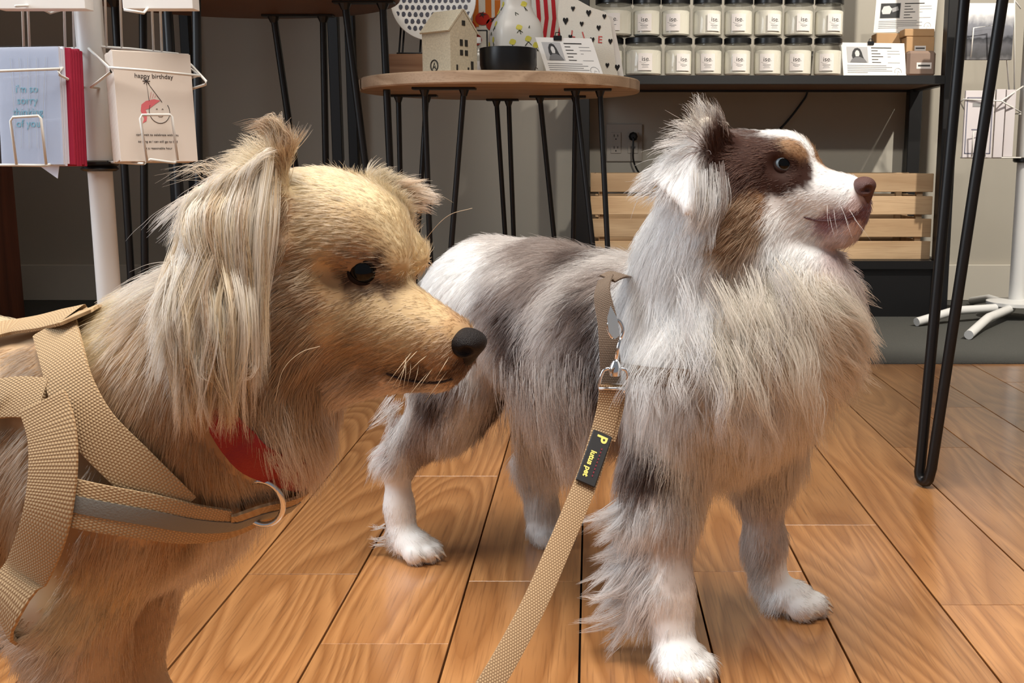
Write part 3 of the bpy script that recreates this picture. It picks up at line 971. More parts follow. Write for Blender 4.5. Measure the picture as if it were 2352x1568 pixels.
_ma = _n.new('ShaderNodeMath'); _ma.operation = 'MULTIPLY_ADD'; _ma.inputs[1].default_value = 0.25; _l.new(_no.outputs['Fac'], _ma.inputs[0]); _l.new(_sp.outputs['Z'], _ma.inputs[2])
_rp = _n.new('ShaderNodeValToRGB')
for p_, c_ in ((0.0, srgb(150, 148, 150)), (0.2, srgb(70, 70, 72)), (0.38, srgb(95, 95, 100)), (0.5, srgb(48, 50, 56)), (0.56, srgb(110, 112, 120)), (0.75, srgb(130, 132, 140))):
    e_ = _rp.color_ramp.elements.new(p_); e_.color = c_
_l.new(_ma.outputs[0], _rp.inputs[0]); _l.new(_rp.outputs[0], _n['Principled BSDF'].inputs['Base Color'])
a, b = at(2216, 138, R2Y - 0.07), at(2322, 138, R2Y - 0.07)
h = at(2216, 8, R2Y - 0.07).z - a.z
c = MB().box((0, 0, h / 2), (b.x - a.x, 0.012, h), bev=0.001).build('photo_card', PHOTO)
c.location = ((a.x + b.x) / 2, R2Y - 0.07, a.z)
tag(c, 'grey landscape photo card in the upper pocket of the wall rack', 'card')
FURSCALE = 1.0

# ================================================================== THINGS ON THE SIDE TABLE
TZ = 0.648
PXM = lambda Y: (Y + 0.02) / FPX
CERA = mat('white_ceramic', srgb(232, 230, 224), 0.3, noise=(0.03, 30))
STONE = mat('speckled_ceramic', srgb(206, 196, 172), 0.8, noise=(0.28, 260), bump=0.4, bscale=160)
NAVY = mat('navy_glaze', srgb(24, 26, 56), 0.3)
DARKIN = mat('dark_glaze_and_hole_shade', srgb(46, 44, 40), 0.7)  # emblem and leaf marks, also the painted shade of the house windows

# wooden riser, wire stand, dotted plate
pb = at(893, 178, 2.58); pe = at(1010, 178, 2.58)
zr = at(950, 126, 2.58).z
ris = MB().box((0, 0.035, (zr - TZ) / 2), (pe.x - pb.x, 0.07, zr - TZ), bev=0.0015).build('wooden_riser', wood_mat('riser_wood', srgb(176, 132, 98), srgb(150, 106, 74), srgb(126, 84, 58), 0.6, 'X', 1.5, 0, 7.0))
ris.location = ((pb.x + pe.x) / 2, 2.56, TZ + 0.0004)
tag(ris, 'brown wooden riser block behind the ceramic house', 'riser')
wst = empty('plate_stand', (at(955, 100, 2.6).x, 2.6, zr + 0.001))
tag(wst, 'black wire plate stand on the wooden riser', 'plate stand')
for x in (-0.036, -0.028, 0.012, 0.02):
    MB().tube([(x, -0.02, 0.0022), (x + 0.004, 0.0, 0.075), (x + 0.006, 0.012, 0.11)], 0.0022, 7).build('wire', BLACK, wst)
MB().tube([(-0.040, -0.022, 0.0022), (0.03, -0.022, 0.0022), (0.03, 0.02, 0.0022), (-0.04, 0.02, 0.0022)], 0.0022, 7, closed=True).build('base_wire', BLACK, wst)
pr = 0.098
plc = at(996, 6, 2.585)
pl = empty('dotted_plate', (plc.x, 2.585, plc.z - pr + 0.004))
tag(pl, 'white plate with navy blue dots leaning above the ceramic house', 'plate')
tl_ = Matrix.Translation((0, 0.0, pr)) @ Matrix.Rotation(R(-14), 4, 'X') @ Matrix.Rotation(R(90), 4, 'X')
d_ = MB().lathe([(0.05, -0.004), (pr - 0.012, 0.0), (pr, 0.008), (pr - 0.001, 0.010), (pr - 0.014, 0.004), (0.052, 0.001), (0.002, 0.001)], n=56).build('dish', CERA, pl, smooth='auto')
d_.data.transform(tl_)
m = MB()
k = 0
for i in range(-7, 8):
    for j in range(-6, 7):
        x, y = i * 0.0135 + (j % 2) * 0.0067, j * 0.0165
        if math.hypot(x, y) < pr - 0.010:
            rr = 0.0046
            zz = 0.0014 if math.hypot(x, y) < 0.05 else 0.0014 + (math.hypot(x, y) - 0.05) / (pr - 0.066) * 0.0035
            m.add([tl_ @ Vector((x + rr * math.cos(a) * (1 + 0.12 * math.sin(3 * a + i)), y + rr * 1.3 * math.sin(a), zz + 0.0006)) for a in np.linspace(0, 2 * math.pi, 11)[:-1]], [tuple(range(10))])
m.build('dot_glaze', NAVY, pl)

# ceramic house
hs = empty('ceramic_house', (at(1034, 176, 2.36).x, 2.36, TZ + 0.0004), R(-40))
tag(hs, 'speckled cream ceramic house with small windows on the side table', 'ornament')
HL_2, HW2, HE, HR_ = 0.043, 0.038, 0.084, 0.127   # half length, half width, eave, ridge
gab = [(-HW2, 0), (HW2, 0), (HW2, HE), (0, HR_), (-HW2, HE)]
# ridge along local x; gable faces +x
MB().prism(gab, (-HL_2, 0, 0), (0, 1, 0), (0, 0, 1), HL_2 * 2).build('walls', STONE, hs)
for s_ in (-1, 1):
    n_ = Vector((0, s_ * (HR_ - HE), HW2)).normalized()
    a_, b_ = Vector((0, s_ * (HW2 + 0.003), HE - 0.002)), Vector((0, 0, HR_ + 0.001))
    vs = [Vector((x, 0, 0)) + p + n_ * t for x in (-HL_2 - 0.002, HL_2 + 0.001) for p in (a_, b_) for t in (0, 0.0035)]
    MB().add(vs, [(0, 1, 3, 2), (4, 6, 7, 5), (0, 4, 5, 1), (2, 3, 7, 6), (0, 2, 6, 4), (1, 5, 7, 3)]).build('roof_slope', STONE, hs)
for y, z, w_, h_ in ((0.0, 0.102, 0.009, 0.010), (-0.007, 0.062, 0.008, 0.013), (0.007, 0.062, 0.008, 0.013), (-0.007, 0.042, 0.008, 0.011), (0.007, 0.042, 0.008, 0.011), (-0.02, 0.009, 0.004, 0.016), (0.012, 0.007, 0.004, 0.012), (0.023, 0.013, 0.007, 0.026)):
    MB().box((HL_2 + 0.0004, y, z), (0.0012, w_, h_)).build('window_hole_shade', DARKIN, hs)  # thin boxes on the gable; dark colour stands for shade inside window holes
MB().tube([(-0.006 + 0.011 * math.cos(t), -HW2 - 0.0006, 0.016 + 0.0115 * math.sin(t)) for t in np.linspace(0, 2 * math.pi, 21)[:-1]], 0.0014, 6, closed=True).build('emblem_ring', DARKIN, hs)
MB().tube([(-0.011, -HW2 - 0.0006, 0.009), (-0.006, -HW2 - 0.0006, 0.022), (-0.001, -HW2 - 0.0006, 0.009), (-0.008, -HW2 - 0.0006, 0.014), (-0.004, -HW2 - 0.0006, 0.014)], 0.0009, 6).build('emblem_mark', DARKIN, hs)

# black bowl
bo = at(1168, 175, 2.40)
r_ = 63 * PXM(2.40)
hb = at(1168, 113, 2.40).z - TZ
bowl = MB().lathe([(r_ * 0.72, 0), (r_ * 0.93, 0.006), (r_, 0.022), (r_, hb), (r_ - 0.003, hb + 0.001), (r_ - 0.004, hb - 0.002), (r_ - 0.006, 0.022), (r_ * 0.6, 0.006)], n=48).build('black_bowl', mat('black_glaze', srgb(16, 16, 19), 0.32), smooth='auto')
bowl.location = (bo.x, 2.40, TZ + 0.0004)
tag(bowl, 'matte black ceramic bowl in front of the flowered vase', 'bowl')

# square vase with lemon flowers
VY = 2.545
vb = at(1186, 176, VY)
va = empty('flowered_vase', (vb.x, VY, TZ + 0.0004), R(20))
tag(va, 'white square bottle vase painted with yellow flowers behind the black bowl', 'vase')
s_ = 63 * PXM(VY) / 1.02
prof = [(s_ * 0.9, 0), (s_, 0.006), (s_, 0.092), (s_ * 0.97, 0.110), (s_ * 0.86, 0.130), (s_ * 0.66, 0.148), (s_ * 0.56, 0.164), (s_ * 0.54, 0.19), (s_ * 0.58, 0.20)]
vbody = MB().lathe([(r * 0.88, z) for r, z in prof], n=48, sq=5.0).build('vase_body', CERA, va, smooth='auto')
YEL, GRN = mat('yellow_glaze', srgb(226, 216, 90), 0.4), mat('stem_glaze', srgb(70, 72, 56), 0.5)
rv = random.Random(2)
fl_, stq = MB(), MB()
vbvh = BVHTree.FromPolygons([v.co for v in vbody.data.vertices], [p.vertices for p in vbody.data.polygons])
for ang in (-90, 0, 180):
    for (x, z) in ((-0.025, 0.03), (0.0, 0.055), (0.026, 0.035), (-0.024, 0.08), (0.012, 0.088), (0.03, 0.075), (-0.008, 0.112), (0.016, 0.122), (-0.012, 0.15), (0.01, 0.165), (-0.03, 0.055)):
        d0 = Vector((math.cos(R(ang)), math.sin(R(ang)), 0)); l0 = Vector((-d0.y, d0.x, 0))
        c0 = vbvh.ray_cast(d0 * 0.2 + l0 * x + Vector((0, 0, z)), -d0)
        if c0[0] is None: continue
        c_, n_ = c0[0], c0[1]
        def pr_(a, b, e=0.0008):
            q = vbvh.find_nearest(c_ + l0 * a + Vector((0, 0, b)))
            return q[0] + n_ * e
        if rv.random() < 0.5:
            pts = [pr_(0.0075 * math.cos(t) * (1 + .2 * math.sin(4 * t)), 0.0065 * math.sin(t)) for t in np.linspace(0, 6.28, 13)[:-1]]
            fl_.add(pts, [tuple(range(12))])
        for q in range(3):
            a = rv.uniform(-0.008, 0.008)
            stq.tube([pr_(0, -0.006), pr_(a, -0.015 + rv.uniform(-.003, .004))], 0.0007, 5)
fl_.build('flower_glaze', YEL, vbody); stq.build('stem_glaze', GRN, vbody)

# folded tomato towel, red striped towel, small glass bottle in a wire holder
CLOTH = mat('white_cotton', srgb(232, 228, 216), 0.9, bump=0.5, bscale=500)
tt = empty('tomato_towel', (at(1105, 170, 2.62).x, 2.63, TZ + 0.0004))
tag(tt, 'folded towel printed with red tomatoes and orange stripes behind the vase', 'towel')
MB().box((0, 0.02, 0.10), (0.105, 0.028, 0.20), bev=0.007).build('folded_cloth', CLOTH, tt)
ORG = mat('orange_print', srgb(216, 120, 40), 0.85); REDP = mat('tomato_print', srgb(190, 44, 26), 0.85)
for x, z0, h_ in ((-0.033, 0.06, 0.02), (-0.012, 0.13, 0.065), (0.018, 0.15, 0.045), (-0.030, 0.09, 0.04), (0.04, 0.1, 0.09)):
    MB().box((x, 0.0055, z0 + h_ / 2), (0.014, 0.001, h_)).build('stripe_print', ORG, tt)
for x, z, r0 in ((-0.030, 0.128, 0.019), (0.004, 0.148, 0.017), (-0.014, 0.10, 0.016), (0.030, 0.135, 0.018), (-0.034, 0.165, 0.012)):
    MB().prism([(x + r0 * math.cos(t), z + r0 * 0.85 * math.sin(t)) for t in np.linspace(0, 6.28, 17)[:-1]], (0, 0.0048, 0), (1, 0, 0), (0, 0, 1), 0.0008).build('tomato_print', REDP, tt)
    MB().prism([(x + (r0 * (0.6 if i % 2 == 0 else 0.18)) * math.cos(i * math.pi / 5), z + r0 * 0.55 + (r0 * (0.5 if i % 2 == 0 else 0.15)) * math.sin(i * math.pi / 5)) for i in range(10)], (0, 0.0038, 0), (1, 0, 0), (0, 0, 1), 0.0006).build('leaf_print', DARKIN, tt)
sg = empty('striped_towel', (at(1262, 170, 2.62).x, 2.64, TZ + 0.0004))
tag(sg, 'red and white striped towel behind the heart print towel', 'towel')
MB().box((0, 0.016, 0.105), (0.085, 0.022, 0.21), bev=0.006).build('folded_cloth', CLOTH, sg)
for i in range(5):
    x = -0.036 + i * 0.018
    MB().prism([(x, 0.10), (x + 0.009, 0.10), (x + 0.016, 0.15), (x + 0.012, 0.207), (x + 0.003, 0.207), (x + 0.007, 0.15)], (0, 0.0045, 0), (1, 0, 0), (0, 0, 1), 0.0008).build('stripe_print', mat('red_print', srgb(196, 34, 44), 0.85), sg)
gb = empty('glass_bottle', (at(1100, 172, 2.47).x, 2.47, TZ + 0.0004))
tag(gb, 'small clear bottle with a paper label between house and bowl', 'bottle')
MB().lathe([(0.012, 0), (0.0145, 0.003), (0.0145, 0.045), (0.010, 0.056), (0.006, 0.062), (0.006, 0.075)], n=24).build('glass_body', GLASS, gb, smooth='auto')
MB().lathe([(0.0065, 0.0755), (0.0065, 0.088)], n=20).build('stopper', PAPER, gb, smooth='auto')
MB().lathe([(0.0149, 0.012), (0.0149, 0.036)], n=24).build('label', LABELP, gb, smooth='auto')
wh = empty('wire_holder', (at(1100, 172, 2.55).x, 2.55, TZ + 0.0004))
tag(wh, 'black wire holder frame standing behind the small bottle', 'holder')
for x in (-0.022, 0.020):
    MB().tube([(x, 0, 0.001), (x, 0, 0.112)], 0.0017, 7).build('upright', BLACK, wh)
MB().tube([(-0.022, 0, 0.112), (0.020, 0, 0.112)], 0.0017, 7).build('top_bar', BLACK, wh)
MB().tube([(-0.03, 0, 0.0017), (0.028, 0, 0.0017)], 0.0017, 7).build('base_bar', BLACK, wh)

# heart towel on its card, with red letters
hc0 = at(1335, 182, 2.47)
ht = empty('heart_towel', (hc0.x, 2.47, TZ + 0.0004))
tag(ht, 'white towel with black hearts and red letters leaning behind the info card', 'towel')
q = lambda px, py: ((at(px, py, 2.47) - hc0).x, at(px, py, 2.47).z - TZ)
out = [(-0.01, 0.002), q(1420, 184), q(1412, 130), q(1403, 50), q(1392, 28), q(1360, 18), q(1320, -4), q(1284, -12), q(1281, 40), q(1292, 110)]
out[0] = (q(1312, 183)[0], 0.002)
out[1] = (out[1][0], 0.002)
MB().prism(out, (0, 0.012, 0), (1, 0, 0), (0, 0, 1), 0.010).build('folded_cloth', CLOTH, ht)
MB().prism([(out[1][0] - 0.02, 0.0), (q(1434, 184)[0], 0.0), q(1428, 140), q(1407, 38), (out[4][0] - 0.01, out[4][1])], (0, 0.0165, 0), (1, 0, 0), (0, 0, 1), 0.003).build('backing_card', PAPER, ht)
HB = mat('black_print', srgb(26, 24, 24), 0.85)
for px, py, s0 in ((1316, 20, 1), (1352, 30, 1.3), (1388, 38, 1), (1299, 48, 1.4), (1336, 55, 1), (1375, 64, 1.1), (1402, 95, 1.1), (1360, 92, 1.2), (1418, 155, 1.3), (1395, 150, 1.0), (1310, 85, 1.0)):
    x, z = q(px, py)
    w_ = 0.0048 * s0
    MB().prism([(x, z - w_ * 1.3), (x + w_ * 0.9, z + w_ * 0.2), (x + w_ * 0.75, z + w_ * 0.9), (x + w_ * 0.3, z + w_ * 0.95), (x, z + w_ * 0.5), (x - w_ * 0.3, z + w_ * 0.95), (x - w_ * 0.75, z + w_ * 0.9), (x - w_ * 0.9, z + w_ * 0.2)], (0, 0.0012, 0), (1, 0, 0), (0, 0, 1), 0.0008).build('heart_print', HB, ht)
RL = mat('red_letter_print', srgb(206, 96, 92), 0.85)
for ch, px, py, rot in (('L', 1316, 79, -0.1), ('I', 1340, 82, 0.3), ('E', 1378, 92, -0.05)):
    x, z = q(px, py)
    text('lettering', ch, RL, ht, (x, 0.0012, z), (math.cos(rot), 0, math.sin(rot)), (-math.sin(rot), 0, math.cos(rot)), 0.021, bold=0.0003)
on_shelf(info_card('info_card', ((1227, 83), (1358, 91), (1388, 179), (1259, 176)), 'white info card with a clipped portrait leaning on the heart towel', 'person', 2.42, clip=0.40, tilt=0.16), TZ + 0.0006)

# ================================================================== DOGS: continuous bodies from a blended distance field
class SDF:
    def __init__(s, lo, hi, vox):
        s.lo = np.array(lo, np.float32)
        s.vox = vox
        s.n = np.ceil((np.array(hi) - np.array(lo)) / vox).astype(int) + 1
        s.f = np.full(tuple(s.n), 0.06, np.float32)

    def _sub(s, lo, hi):
        a = np.clip(np.floor((np.array(lo) - s.lo) / s.vox).astype(int), 0, s.n - 1)
        b = np.clip(np.ceil((np.array(hi) - s.lo) / s.vox).astype(int) + 1, 1, s.n)
        sl = tuple(slice(i, j) for i, j in zip(a, b))
        ax = [s.lo[i] + s.vox * np.arange(a[i], b[i], dtype=np.float32) for i in range(3)]
        return sl, np.meshgrid(*ax, indexing='ij')

    def _put(s, sl, d, k, cut=False):
        g = s.f[sl]
        if cut:
            d = -d
            h = np.clip(0.5 - 0.5 * (g - d) / k, 0, 1)
            s.f[sl] = g * (1 - h) + d * h + k * h * (1 - h)
        else:
            h = np.clip(0.5 + 0.5 * (g - d) / k, 0, 1)
            s.f[sl] = g * (1 - h) + d * h - k * h * (1 - h)

    def cone(s, a, b, ra, rb, k=0.02, cut=False):
        a, b = np.array(a, float), np.array(b, float)
        m = max(ra, rb) + k + 0.03
        sl, (X, Y, Z) = s._sub(np.minimum(a, b) - m, np.maximum(a, b) + m)
        d = b - a
        L2 = max(float(d @ d), 1e-9)
        t = np.clip(((X - a[0]) * d[0] + (Y - a[1]) * d[1] + (Z - a[2]) * d[2]) / L2, 0, 1)
        dist = np.sqrt((X - a[0] - t * d[0]) ** 2 + (Y - a[1] - t * d[1]) ** 2 + (Z - a[2] - t * d[2]) ** 2) - (ra + (rb - ra) * t)
        s._put(sl, dist.astype(np.float32), k, cut)

    def chain(s, pts, k=0.02):
        for (a, ra), (b, rb) in zip(pts, pts[1:]):
            s.cone(a, b, ra, rb, k)

    def ell(s, c, r, axes=None, k=0.02, cut=False):
        c, r = np.array(c, float), np.array(r, float)
        m = r.max() + k + 0.03
        sl, (X, Y, Z) = s._sub(c - m, c + m)
        A = np.eye(3) if axes is None else np.array(axes, float)
        P = [X - c[0], Y - c[1], Z - c[2]]
        q = [(P[0] * A[i][0] + P[1] * A[i][1] + P[2] * A[i][2]) for i in range(3)]
        k0 = np.sqrt(sum((q[i] / r[i]) ** 2 for i in range(3)))
        k1 = np.sqrt(sum((q[i] / r[i] ** 2) ** 2 for i in range(3))) + 1e-9
        s._put(sl, (k0 * (k0 - 1) / k1).astype(np.float32), k, cut)

    def tri(s, a, b, c, th, k=0.008):
        """a flap: triangle plate of half thickness th"""
        a, b, c = (np.array(v, float) for v in (a, b, c))
        m = th + k + 0.02
        lo = np.minimum(np.minimum(a, b), c) - m
        hi = np.maximum(np.maximum(a, b), c) + m
        sl, (X, Y, Z) = s._sub(lo, hi)
        P = np.stack([X, Y, Z], -1)
        n = np.cross(b - a, c - a)
        nn = n / np.linalg.norm(n)

        def seg(p, q):
            e = q - p
            w_ = P - p
            t = np.clip((w_ @ e) / (e @ e), 0, 1)[..., None]
            return ((w_ - e * t) ** 2).sum(-1)
        ins = ((P - a) @ np.cross(nn, b - a) > 0) & ((P - b) @ np.cross(nn, c - b) > 0) & ((P - c) @ np.cross(nn, a - c) > 0)
        d2 = np.minimum(np.minimum(seg(a, b), seg(b, c)), seg(c, a))
        d = np.where(ins, np.abs((P - a) @ nn), np.sqrt(d2)) - th
        s._put(sl, d.astype(np.float32), k)

    def mesh(s):
        f = s.f
        ins = f < 0
        c = np.zeros(tuple(s.n - 1), np.int8)
        for dx in (0, 1):
            for dy in (0, 1):
                for dz in (0, 1):
                    c += ins[dx:s.n[0] - 1 + dx, dy:s.n[1] - 1 + dy, dz:s.n[2] - 1 + dz]
        act = (c > 0) & (c < 8)
        I = np.argwhere(act)
        idx = np.full(act.shape, -1, np.int64)
        idx[act] = np.arange(len(I))
        cor = np.array([(x, y, z) for x in (0, 1) for y in (0, 1) for z in (0, 1)])
        val = np.stack([f[I[:, 0] + o[0], I[:, 1] + o[1], I[:, 2] + o[2]] for o in cor], 1)
        acc = np.zeros((len(I), 3)); cnt = np.zeros(len(I))
        for i in range(8):
            for j in range(i + 1, 8):
                if np.abs(cor[i] - cor[j]).sum() == 1:
                    a, b = val[:, i], val[:, j]
                    m = (a < 0) != (b < 0)
                    t = np.where(m, a / np.where(m, a - b, 1), 0)
                    acc += np.where(m[:, None], cor[i] + (cor[j] - cor[i]) * t[:, None], 0)
                    cnt += m
        V = (I + acc / cnt[:, None]) * s.vox + s.lo
        F = []
        for ax in range(3):
            o = [0, 0, 0]; o[ax] = 1
            n = s.n
            A = ins[:n[0] - o[0], :n[1] - o[1], :n[2] - o[2]]
            B = ins[o[0]:, o[1]:, o[2]:]
            E = np.argwhere(A != B)
            u, v = (ax + 1) % 3, (ax + 2) % 3
            E = E[(E[:, u] > 0) & (E[:, v] > 0) & (E[:, u] < n[u] - 1) & (E[:, v] < n[v] - 1)]
            q = []
            for du, dv in ((-1, -1), (0, -1), (0, 0), (-1, 0)):
                e = E.copy(); e[:, u] += du; e[:, v] += dv
                q.append(idx[e[:, 0], e[:, 1], e[:, 2]])
            q = np.stack(q, 1)
            fl = ~A[E[:, 0], E[:, 1], E[:, 2]]
            q[fl] = q[fl][:, ::-1]
            F.append(q)
        return V, np.concatenate(F)


def np_mesh(name, V, F, material, parent=None, cols=None):
    me = bpy.data.meshes.new(name)
    nv, nf = len(V), len(F)
    me.vertices.add(nv); me.vertices.foreach_set('co', V.astype(np.float32).ravel())
    me.loops.add(nf * 4); me.loops.foreach_set('vertex_index', F.astype(np.int32).ravel())
    me.polygons.add(nf); me.polygons.foreach_set('loop_start', np.arange(0, nf * 4, 4, dtype=np.int32))
    me.update(calc_edges=True)
    me.validate()
    me.shade_smooth()
    if cols is not None:
        at_ = me.attributes.new('coat', 'FLOAT_COLOR', 'POINT')
        at_.data.foreach_set('color', np.concatenate([cols, np.ones((nv, 1))], 1).astype(np.float32).ravel())
    me.materials.append(material)
    o = bpy.data.objects.new(name, me)
    COL.objects.link(o)
    if parent: o.parent = parent
    return o


def nrm(a):
    return a / (np.linalg.norm(a, axis=-1, keepdims=True) + 1e-9)


def lin(c):
    c = np.array(c, float) / 255
    return np.where(c <= 0.04045, c / 12.92, ((c + 0.055) / 1.055) ** 2.4)


def coat_mat(name, rough=0.75, hair=True):
    m = bpy.data.materials.new(name)
    m.use_nodes = True
    nt = m.node_tree
    p = nt.nodes['Principled BSDF']
    a = nt.nodes.new('ShaderNodeAttribute')
    a.attribute_name = 'coat'
    if hair:
        out = nt.nodes['Material Output']
        h = nt.nodes.new('ShaderNodeBsdfHairPrincipled')
        h.model = 'CHIANG'
        h.parametrization = 'COLOR'
        h.inputs['Roughness'].default_value = 0.42
        h.inputs['Radial Roughness'].default_value = 0.7
        h.inputs['Coat'].default_value = 0.0
        h.inputs['Random Roughness'].default_value = 0.1
        nt.links.new(a.outputs['Color'], h.inputs['Color'])
        d = nt.nodes.new('ShaderNodeBsdfDiffuse')
        nt.links.new(a.outputs['Color'], d.inputs['Color'])
        mx = nt.nodes.new('ShaderNodeMixShader')
        mx.inputs[0].default_value = 0.45
        nt.links.new(h.outputs[0], mx.inputs[1]); nt.links.new(d.outputs[0], mx.inputs[2])
        nt.links.new(mx.outputs[0], out.inputs['Surface'])
        nt.nodes.remove(p)
    else:
        nt.links.new(a.outputs['Color'], p.inputs['Base Color'])
        p.inputs['Roughness'].default_value = rough
        p.inputs['Specular IOR Level'].default_value = 0.2
    return m


FURM = coat_mat('fur_strands')
SKINM = coat_mat('coat_skin', hair=False)


class Coat:
    """comb directions, hair length and colour over one body, from points on its surface"""

    def __init__(s, V, F, seed):
        s.V, s.F = V, F
        s.bvh = BVHTree.FromPolygons([tuple(v) for v in V.tolist()], [tuple(f) for f in F.tolist()])
        s.rng = np.random.default_rng(seed)
        s.comb, s.colr, s.bald, s.short = [], [], [], []

    def hit(s, px, py, back=0.0, near=None):
        d = ray(px, py).normalized()
        r = s.bvh.ray_cast(Vector((0, 0, CAMZ)), d)
        if r[0] is None:
            # just outside the outline: the closest point of the body to that line of sight
            best = None
            for Y in np.linspace(0.45, 1.45, 60):
                p = at(px, py, Y)
                q = s.bvh.find_nearest(p)
                if best is None or q[3] < best[0]:
                    best = (q[3], q[0], q[1])
            return best[1], best[2]
        return r[0], r[1]

    def c(s, px, py, dx, dy, ln, lift=0.25, curl=0.2, clump=0.5, toward=0.0, p=None):
        pos = Vector(p) if p is not None else s.hit(px, py)[0]
        v = Vector((dx, -toward, -dy))
        if v.length > 0: v.normalize()
        s.comb.append((*pos, *v, ln, lift, curl, clump))

    def k(s, px, py, col, wgt=1.0, p=None):
        pos = Vector(p) if p is not None else s.hit(px, py)[0]
        s.colr.append((*pos, *lin(col), wgt))

    def colour(s, P, jit=0.003):
        C = np.array(s.colr)
        out = np.zeros((len(P), 3))
        Pj = P + s.rng.normal(0, 1, P.shape) * (jit(P)[:, None] if callable(jit) else jit)
        for i in range(0, len(P), 40000):
            q = Pj[i:i + 40000]
            d2 = ((q[:, None, :] - C[None, :, :3]) ** 2).sum(-1)
            w_ = C[None, :, 6] / (d2 + 2e-6) ** 3
            w_ /= w_.sum(1, keepdims=True)
            out[i:i + 40000] = w_ @ C[:, 3:6]
        return out

    def grow(s, name, parent, N, rad, seg=7, cell=0.007, dens=None, colvar=0.10, jit=0.003, minlen=0.002):
        rng = s.rng
        V, F = s.V, s.F
        T = np.concatenate([F[:, [0, 1, 2]], F[:, [0, 2, 3]]])
        A, B, C = V[T[:, 0]], V[T[:, 1]], V[T[:, 2]]
        nr = np.cross(B - A, C - A)
        ar = np.linalg.norm(nr, axis=1) * 0.5
        cen = (A + B + C) / 3
        wgt = ar.copy()
        if dens is not None:
            wgt = wgt * dens(cen)
        pick = rng.choice(len(T), N, p=wgt / wgt.sum())
        u, v = rng.random(N), rng.random(N)
        fl = u + v > 1
        u[fl], v[fl] = 1 - u[fl], 1 - v[fl]
        P = A[pick] + (B[pick] - A[pick]) * u[:, None] + (C[pick] - A[pick]) * v[:, None]
        vn = np.zeros_like(V)
        for j in range(3):
            np.add.at(vn, T[:, j], nr)
        vn = nrm(vn)
        nn = nrm(vn[T[pick, 0]] * (1 - u - v)[:, None] + vn[T[pick, 1]] * u[:, None] + vn[T[pick, 2]] * v[:, None])
        keep = np.ones(N, bool)
        for (bp, br) in s.bald:
            keep &= ((P - np.array(bp)) ** 2).sum(1) > br * br
        P, nn = P[keep], nn[keep]
        N = len(P)
        K = np.array(s.comb)
        W = np.zeros((N, 7))
        for i in range(0, N, 40000):
            q = P[i:i + 40000]
            d2 = ((q[:, None, :] - K[None, :, :3]) ** 2).sum(-1)
            w_ = 1 / (d2 + 4e-6) ** 2
            w_ /= w_.sum(1, keepdims=True)
            W[i:i + 40000] = w_ @ K[:, 3:10]
        ln, lift, curl, clump = W[:, 3].copy(), W[:, 4], W[:, 5], W[:, 6]
        for (bp, br, mul) in s.short:
            d = np.sqrt(((P - np.array(bp)) ** 2).sum(1))
            ln *= np.where(d < br, mul, 1.0)
        ln = np.maximum(ln * rng.normal(1, 0.16, N).clip(0.55, 1.5), minlen)
        long_ = rng.random(N) < 0.02
        ln[long_] *= 1.35
        c = W[:, :3]
        t = c - (c * nn).sum(1, keepdims=True) * nn
        # hair that would point into the skin slides along it; keep some of the combed direction
        t = nrm(t + 0.25 * c * ((c * nn).sum(1, keepdims=True) > 0) + rng.normal(0, 0.10, (N, 3)))
        # locks
        lv = (ln > 0.012).astype(int) + (ln > 0.026) + (ln > 0.040)
        cell_ = cell * np.array([0.55, 0.9, 1.25, 1.6])[lv]
        wob = 0.6 * cell_[:, None] * np.sin(P[:, [1, 2, 0]] * 170 + P[:, [2, 0, 1]] * 90)
        keyv = np.floor((P + wob) / cell_[:, None]).astype(np.int64)
        key = keyv[:, 0] * 73856093 ^ keyv[:, 1] * 19349663 ^ keyv[:, 2] * 83492791 ^ lv * 961748927
        _, first, inv_ = np.unique(key, return_index=True, return_inverse=True)
        nc = len(first)
        cr = rng.normal(0, 1, (nc, 3))[inv_]
        cph = rng.random(nc)[inv_] * 6.28
        cv = rng.normal(0, 1, nc)[inv_]
        side = nrm(np.cross(nn, t))
        S_ = np.linspace(0, 1, seg + 1)
        pts = np.zeros((N, seg + 1, 3))
        pts[:, 0] = P - nn * 0.0008
        lf = (lift * rng.normal(1, 0.25, N))[:, None]
        g = np.array([0, 0, -1.0])
        grav = np.clip(ln / 0.06, 0, 1)[:, None] * 0.7
        for i in range(1, seg + 1):
            sm = (S_[i] + S_[i - 1]) / 2
            wave = np.sin(cph + sm * 7.0)[:, None] * curl[:, None]
            d = nrm(t + nn * lf * (1.15 - 1.15 * sm) + g * grav * sm + side * wave * 0.85 + cr * curl[:, None] * 0.35 * sm + rng.normal(0, 0.05, (N, 3)))
            pts[:, i] = pts[:, i - 1] + d * (ln / seg)[:, None]
        # draw each lock towards its own middle strand
        gp = pts[first][inv_]
        cl = (clump[:, None] * (S_[None, :] ** 0.8) * 0.85)[..., None]
        tgt = gp + (pts[:, :1] - gp[:, :1]) * 0.15
        dist0 = np.linalg.norm(pts[:, 0] - gp[:, 0], axis=1)
        okc = (dist0 < cell_ * 2.2)[:, None, None]
        pts = np.where(okc, pts * (1 - cl) + tgt * cl, pts)
        col = s.colour(P, jit)
        lum = np.clip(1 + colvar * (0.75 * cv + 0.5 * rng.normal(0, 1, N)), 0.5, 1.6)[:, None]
        col = np.clip(col * lum, 0.003, 0.93)
        pc_ = np.repeat(col[:, None, :], seg + 1, 1)
        hc = bpy.data.hair_curves.new(name)
        hc.add_curves([seg + 1] * N)
        hc.attributes['position'].data.foreach_set('vector', pts.astype(np.float32).ravel())
        ra = hc.attributes.get('radius') or hc.attributes.new('radius', 'FLOAT', 'POINT')
        rr = rad * (1 - 0.82 * S_[None, :] ** 1.6) * rng.uniform(0.75, 1.25, (N, 1))
        ra.data.foreach_set('value', rr.astype(np.float32).ravel())
